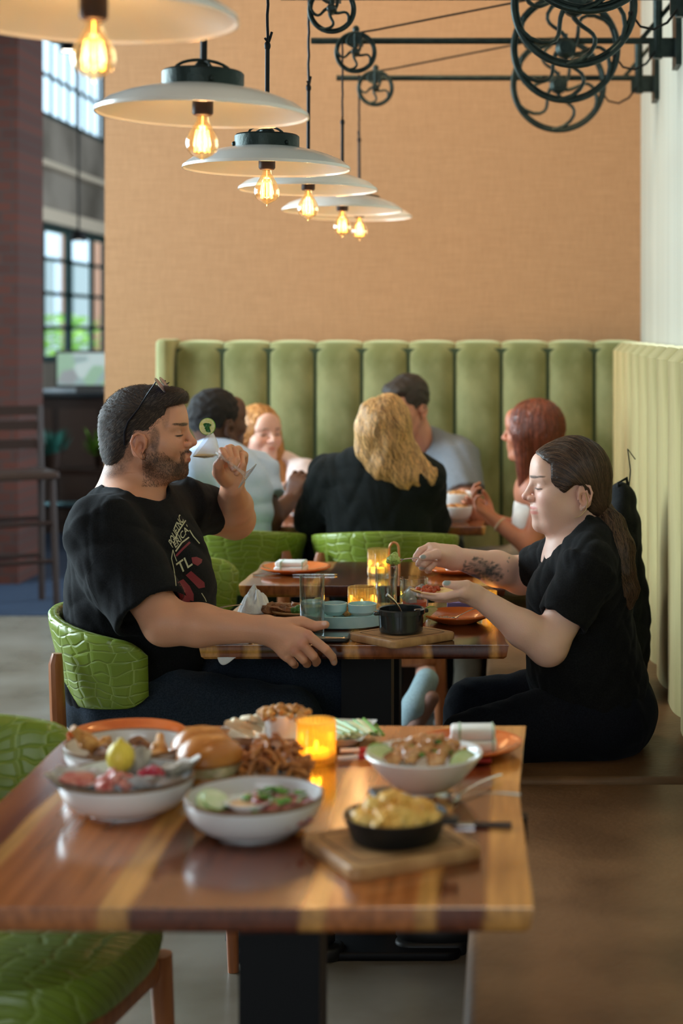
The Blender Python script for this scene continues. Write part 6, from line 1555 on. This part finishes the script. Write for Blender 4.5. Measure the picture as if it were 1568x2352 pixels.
# A: dark-skinned man in a pale blue shirt, seen from behind, in the left barrel chair
MA = frame(P(500, 985, 5.90), (.72, .69, -.05), (0, 0, 1), 1.03)
SA = (.10, .042, .025)
aL, aR = P(440, 1085, 5.72), P(588, 1080, 5.98)
eA, wA = P(617, 1195, 5.93), P(668, 1150, 6.12)
body = neckp(P(498, 1065, 5.88), MA, .060) + [rc(aR, eA, .055, .046, .02), rc(eA, wA, .045, .030, .02), rc(aL, P(415, 1200, 5.9), .055, .046, .02), rc(P(415, 1200, 5.9), P(470, 1205, 6.1), .045, .03, .02)]
body += auto_hand(wA, (.2, .4, .75), (-.8, .2, 0), 1, .7)
shirt = [el(P(500, 1160, 5.84), (.195, .125, .23), None, 0), el(P(500, 1270, 5.84), (.185, .13, .16), None, .05), rc(aL, P(480, 1050, 5.84), .07, .055, .04), rc(aR, P(515, 1050, 5.86), .07, .055, .04), cc(aR, P(607, 1145, 5.94), .078, .074, .03), rc(aL, P(422, 1150, 5.8), .075, .075, .03),
         rc(P(498, 1080, 5.87), P(498, 1010, 5.90), .062, .058, .006, 's')]
poly = [(.095, .105), (.070, .100), (.055, .060), (.030, .030), (.015, .0), (.006, .035), (-.018, .036), (-.028, -.005), (-.095, -.045), (-.17, -.04), (-.17, .2), (.12, .2)]
RA = np.array(MA.to_3x3()) / 1.03
hp = [el(xf(MA, (-.018, 0, .050)), (.099 * 1.03, .078 * 1.03, .092 * 1.03), RA, 0), poly_cut(poly, MA, .005)]
tA, hA = bgperson('man in a pale blue shirt with short black hair, seen from behind', SA, MA, True, body, shirt, legs((-.98, 5.84, .56), (-.93, 6.25, .55), (-.93, 6.3, .10), .10, spread=(1, 0, 0)),
    cloth('pale_blue_cotton', (.50, .66, .92), (.58, .73, .98)), JEANS, hp, mat('black_short_hair', (.010, .008, .008), .8, bump=.5, bscale=300), seed=3)
# B: red-haired woman facing us, pale pink top
MB_ = frame(P(596, 1010, 6.72), (.62, -.78, -.05), (0, 0, 1), 1.0)
SB = (.76, .46, .36)
bL, bR = P(700, 1095, 6.66), P(570, 1100, 6.84)
body = neckp(P(620, 1085, 6.76), MB_, .050) + [rc(bL, P(735, 1190, 6.55), .05, .04, .02), rc(P(735, 1190, 6.55), P(690, 1175, 6.38), .038, .025, .02), rc(bR, P(575, 1200, 6.6), .05, .04, .02), rc(P(575, 1200, 6.6), P(630, 1165, 6.4), .038, .026, .02)]
body += auto_hand(P(690, 1175, 6.38), (-.5, -.6, -.1), (.2, -.2, 1), .92, .5) + auto_hand(P(630, 1165, 6.4), (.5, -.4, .5), (-.5, 0, .8), .92, .6)
shirt = [el(P(638, 1175, 6.78), (.17, .12, .22), None, 0), el(P(636, 1260, 6.78), (.165, .13, .15), None, .05), rc(bL, P(650, 1060, 6.76), .062, .045, .04), rc(bR, P(615, 1060, 6.78), .062, .045, .04), rc(bL, P(725, 1165, 6.60), .066, .060, .03), rc(bR, P(573, 1170, 6.7), .066, .060, .03),
         rc(P(622, 1085, 6.74), P(615, 1020, 6.72), .058, .052, .006, 's'), rc(P(640, 1090, 6.68), P(640, 1060, 6.66), .05, .04, .01, 's')]
RB = np.array(MB_.to_3x3())
poly2 = [(.100, .115), (.085, .098), (.064, .070), (.050, .030), (.030, .0), (.030, -.30), (-.20, -.30), (-.20, .2), (.12, .2)]
hp = [el(xf(MB_, (-.016, 0, .046)), (.108, .086, .100), RB, 0), rc(xf(MB_, (-.02, -.075, .02)), xf(MB_, (.005, -.085, -.19)), .030, .024, .03), rc(xf(MB_, (-.02, .075, .02)), xf(MB_, (.045, .070, -.10)), .030, .030, .03), rc(xf(MB_, (.045, .070, -.10)), xf(MB_, (.085, .055, -.26)), .034, .018, .02), rc(xf(MB_, (-.06, 0, .0)), xf(MB_, (-.06, 0, -.15)), .06, .05, .03)]
cut = poly_cut([(.100, .13), (.090, .100), (.064, .078), (.064, .020), (.056, -.03), (.080, -.08), (.14, -.14), (.14, -.4), (-.3, -.4), (-.3, .3), (.12, .3)], MB_, .006)
tB, hB = bgperson('woman with long red hair and a pale pink top, facing us from the back banquette', SB, MB_, False, body, shirt, legs((-.95, 6.80, .56), (-.90, 6.42, .56), (-.90, 6.40, .1), .09, spread=(1, 0, 0)),
    cloth('pale_pink_knit', (.70, .56, .53), (.80, .68, .65)), JEANS, hp + [cut], mat('red_hair', (.30, .11, .025), .45, col2=(.66, .34, .12), nscale=9, nstretch=(9, 9, .8)), seed=4)
bvB = bvh_of(hB); strands('hair_strands', hB, HAIRM, bvB, seeds_on(hB, 900, 8), lambda p: Vector((.12, -.1, -1)), 7, .022, .0012, .002, (.58, .27, .09), .7, 6, wave=.2)
MB().ball(xf(MB_, (.0, -.086, -.035)), .009).build('earring', STEEL, tB)
# C: blonde woman seen from behind, black sweater
MC = frame(P(884, 1000, 5.80), (.10, .98, -.12), (0, 0, 1), 1.0)
cL, cR = P(762, 1100, 5.84), P(968, 1102, 5.80)
body = neckp(P(880, 1070, 5.82), MC, .050) + [rc(cL, P(725, 1205, 5.93), .05, .042, .02), rc(P(725, 1205, 5.93), P(770, 1190, 6.15), .04, .026, .02), rc(cR, P(1000, 1215, 5.93), .05, .042, .02), rc(P(1000, 1215, 5.93), P(950, 1190, 6.15), .04, .026, .02)]
body += auto_hand(P(770, 1190, 6.15), (.3, .8, .1), (.5, 0, .7), .92, .7) + auto_hand(P(950, 1190, 6.15), (-.3, .8, .1), (-.5, 0, .7), .92, .7)
shirt = [el(P(868, 1165, 5.80), (.185, .115, .225), None, 0), el(P(872, 1290, 5.80), (.19, .125, .19), None, .05), rc(cL, P(850, 1060, 5.82), .078, .06, .05), rc(cR, P(900, 1060, 5.82), .078, .06, .05), rc(cL, P(728, 1190, 5.93), .080, .078, .04), rc(P(728, 1190, 5.93), P(768, 1195, 6.12), .072, .036, .03),
         rc(cR, P(985, 1200, 5.92), .078, .070, .04), rc(P(985, 1200, 5.92), P(952, 1195, 6.12), .068, .036, .03), rc(P(880, 1065, 5.84), P(872, 1000, 5.82), .056, .05, .006, 's')]
q = lambda x, y, d=5.77: P(x + 15, y + 8, d)
hp = [el(xf(MC, (-.016, 0, .046)), (.108, .090, .098), np.array(MC.to_3x3()), 0), rc(q(862, 985), q(878, 1060), .090, .092, .04), rc(q(850, 1040), q(862, 1072, 5.76), .050, .040, .03), rc(q(895, 1050), q(915, 1088, 5.74), .075, .045, .03), rc(q(915, 1050), q(965, 1085, 5.75), .055, .038, .03), rc(q(930, 1085, 5.74), q(968, 1098, 5.74), .035, .028, .02), rc(q(845, 985), q(840, 1040), .055, .045, .03)]
def wav(X, Y, Z): return (.006 * np.sin(Z * 52 + X * 34 + 3 * np.sin(X * 21)) * np.sin(X * 48 + Z * 17) + .0012 * np.sin(X * 190 + 4 * np.sin(Z * 28))).astype(np.float32)
tC = person('person', 'woman with wavy blonde hair and loose black sweater, seen from behind')
sdf_mesh('body', head_prims(MC, False) + body, .0075, SKIN, tC, colf=paint((.66, .38, .28), [], 5))
sdf_mesh('sweater', shirt, .0065, cloth('black_sweater', (.007, .009, .009), (.015, .018, .018)), tC, folds(.0065, .10, 61, (.5, .1, 1)))
foC = P(975, 1580, 5.42)
sdf_mesh('trousers', [el((-.44, 5.82, .56), (.16, .15, .11), None, 0), rc((-.54, 5.82, .56), (-.54, 6.2, .55), .095, .07, .04), rc((-.54, 6.2, .55), (-.54, 6.25, .1), .067, .045, .02), rc((-.34, 5.82, .56), (-.33, 6.15, .52), .095, .07, .04), rc((-.33, 6.15, .52), foC + Vector((.0, .18, .10)), .067, .045, .02)], .011, JEANS, tC)
sdf_mesh('bare_ankle', [rc(foC + Vector((.0, .20, .10)), foC + Vector((0, .03, .0)), .040, .033, .01)], .006, SKIN, tC, colf=paint((.60, .33, .25), [], 5))
sdf_mesh('sneaker', [rc(foC + Vector((.005, .02, .02)), foC + Vector((-.03, -.01, -.055)), .040, .042, .01), rc(foC + Vector((-.03, -.01, -.055)), foC + Vector((-.055, .02, -.11)), .041, .030, .02)], .005, cloth('pale_blue_sneaker', (.26, .36, .40)), tC)
sdf_mesh('sneaker_sole', [rc(foC + Vector((.022, -.022, -.03)), foC + Vector((-.035, -.01, -.135)), .026, .026, .01)], .005, mat('brown_rubber_sole', (.22, .11, .08), .7), tC)
hC = sdf_mesh('hair', hp, .0045, mat('blonde_hair', (.24, .095, .025), .40, col2=(.70, .42, .17), nscale=7, nstretch=(9, 9, 1.4), nlo=.38, nhi=.62), tC, wav)
strands('hair_strands', hC, HAIRM, bvh_of(hC), seeds_on(hC, 2600, 9, lambda p: p.y < 5.86), lambda p: Vector((.22, 0, -1)), 9, .016, .0009, .003, (.62, .36, .14), .9, 6, wave=.55)
# D: man in a grey T-shirt leaning over the table, partly hidden by the blonde woman
MD = frame(P(934, 945, 6.66), (-.55, -.72, -.38), (-.1, -.3, 1), 1.03)
SD = (.62, .31, .215)
dL, dR = P(1050, 1045, 6.72), P(868, 1050, 6.78)
body = neckp(P(962, 1010, 6.74), MD, .056) + [rc(dL, P(1068, 1145, 6.60), .056, .045, .02), rc(P(1068, 1145, 6.60), P(1010, 1180, 6.45), .044, .028, .02), rc(dR, P(800, 1150, 6.62), .056, .045, .02), rc(P(800, 1150, 6.62), P(850, 1185, 6.45), .044, .028, .02)]
body += auto_hand(P(1010, 1180, 6.45), (-.6, -.3, 0), (0, -.2, 1), 1, .6) + auto_hand(P(850, 1185, 6.45), (.6, -.3, 0), (0, -.2, 1), 1, .6)
shirt = [el(P(960, 1130, 6.80), (.20, .125, .235), None, 0), el(P(960, 1240, 6.80), (.185, .13, .17), None, .05), rc(dL, P(985, 1010, 6.76), .075, .055, .05), rc(dR, P(935, 1010, 6.76), .075, .055, .05), cc(dL, P(1066, 1132, 6.63), .085, .082, .03), cc(dR, P(815, 1125, 6.66), .085, .082, .03),
         rc(P(960, 1010, 6.72), P(945, 950, 6.68), .062, .056, .006, 's')]
RD = np.array(MD.to_3x3()) / 1.03
hp = [el(xf(MD, (-.018, 0, .054)), (.104, .081, .096), RD, 0), el(xf(MD, (.045, 0, .115)), (.045, .055, .028), RD, .02), poly_cut(poly, MD, .005)]
tD, hD = bgperson('man with short dark hair and a grey-blue T-shirt, behind the blonde woman', SD, MD, True, body, shirt, legs((-.38, 6.8, .56), (-.36, 6.42, .56), (-.36, 6.4, .1), .10, spread=(1, 0, 0)),
    cloth('grey_blue_jersey', (.16, .19, .22), (.22, .25, .29)), JEANS, hp, mat('dark_grey_brown_hair', (.035, .028, .024), .6, bump=.5, bscale=200), blobs=[(MD, (.06, 0, -.055), (.05, .06, .03), (.30, .16, .11), .5, .3, 0)], seed=6)
# E: auburn-haired woman on the side bench, in profile
ME = frame(P(1222, 1005, 6.20), (-.95, .30, -.10), (0, 0, 1), 1.0)
SE = (.50, .19, .105)
sE, eE, wE = P(1255, 1135, 6.08), P(1218, 1258, 6.0), P(1133, 1193, 6.05)
body = neckp(P(1238, 1075, 6.20), ME, .048) + [rc(sE, eE, .046, .038, .02), rc(eE, wE, .038, .023, .02), rc(P(1225, 1120, 6.36), P(1190, 1215, 6.38), .044, .036, .02), rc(P(1190, 1215, 6.38), P(1122, 1190, 6.25), .034, .022, .02), el(P(1240, 1130, 6.22), (.10, .15, .10), None, .04)]
body += auto_hand(wE, (-.85, 0, .75), (-.4, .5, .5), .95, .65, .7) + auto_hand(P(1122, 1190, 6.25), (-.7, -.2, .4), (.2, 0, .8), .92, .6)
shirt = [el(P(1245, 1205, 6.22), (.115, .155, .19), None, 0), el(P(1250, 1300, 6.22), (.13, .165, .13), None, .05), rc(P(1245, 1120, 6.12), P(1245, 1180, 6.14), .035, .05, .03), rc(P(1235, 1115, 6.32), P(1240, 1180, 6.30), .035, .05, .03)]
RE = np.array(ME.to_3x3())
hp = [el(xf(ME, (-.020, 0, .044)), (.110, .088, .102), RE, 0), rc(xf(ME, (.025, -.045, .03)), xf(ME, (.045, -.070, -.13)), .050, .030, .03), rc(xf(ME, (.045, -.070, -.13)), xf(ME, (.025, -.075, -.22)), .030, .014, .03), rc(xf(ME, (-.03, 0, .0)), xf(ME, (-.03, -.01, -.20)), .080, .050, .03), rc(xf(ME, (.02, .06, .02)), xf(ME, (.03, .06, -.18)), .035, .02, .03)]
cut = poly_cut([(.105, .13), (.092, .10), (.075, .06), (.070, -.40), (-.3, -.4), (-.3, .3), (.12, .3)], ME, .006)
tE, hE = bgperson('woman with straight auburn hair and bare arms, in profile at the corner of the banquette', SE, ME, False, body, shirt, legs((.16, 6.20, .57), (-.14, 6.20, .56), (-.16, 6.2, .10), .10),
    cloth('white_vest', (.70, .66, .60), (.78, .74, .68)), cloth('cream_trousers', (.42, .40, .33), (.50, .48, .40)), hp + [cut], mat('auburn_hair', (.075, .018, .010), .4, col2=(.22, .055, .022), nscale=7, nstretch=(9, 9, .8)), seed=7)
strands('hair_strands', hE, HAIRM, bvh_of(hE), seeds_on(hE, 1500, 10, lambda p: p.y < 6.24), lambda p: Vector((.02, 0, -1)), 9, .022, .0010, .002, (.20, .048, .022), .8, 7)
ww = Vector(wE); ax3 = (Vector(eE) - ww).normalized(); s1 = ax3.cross(Vector((0, 1, 0))).normalized(); s2 = ax3.cross(s1)
MB().tube([ww + ax3 * .03 + (s1 * math.cos(a) + s2 * math.sin(a)) * .027 for a in [2 * math.pi * k / 20 for k in range(20)]], .004, 8, closed=True).build('bracelet', mat('beaded_bracelet', (.62, .45, .30), .4), tE)
for t_, pos, dr_ in ((tA, (-.93, 6.32), 'y'), (tB, (-.90, 6.38), 'y'), (tD, (-.36, 6.36), 'y')):
    for s_ in (-1, 1): MB().rbox(pos[0] + s_ * .1 - .045, pos[0] + s_ * .1 + .045, pos[1] - .08, pos[1] + .12, 0, .03, .01, corner=.04).ball((pos[0] + s_ * .1, pos[1], .045), (.042, .10, .045)).build('shoe', mat('grey_shoe', (.25, .27, .28), .6), t_)
for s_ in (-1, 1): MB().rbox(-.28, -.10, 6.2 + s_ * .1 - .04, 6.2 + s_ * .1 + .04, 0, .03, .01, corner=.035).ball((-.17, 6.2 + s_ * .1, .045), (.10, .038, .045)).build('shoe', mat('grey_shoe'), tE)
# burger-coloured drink glass raised by the man in pale blue
p = P(655, 1165, 6.17); tumbler(p.x + .0, p.y + .0, p.z - .03, .030, .12, 'glass of orange drink raised by the man in pale blue', MATS['orange_drink'], .85)
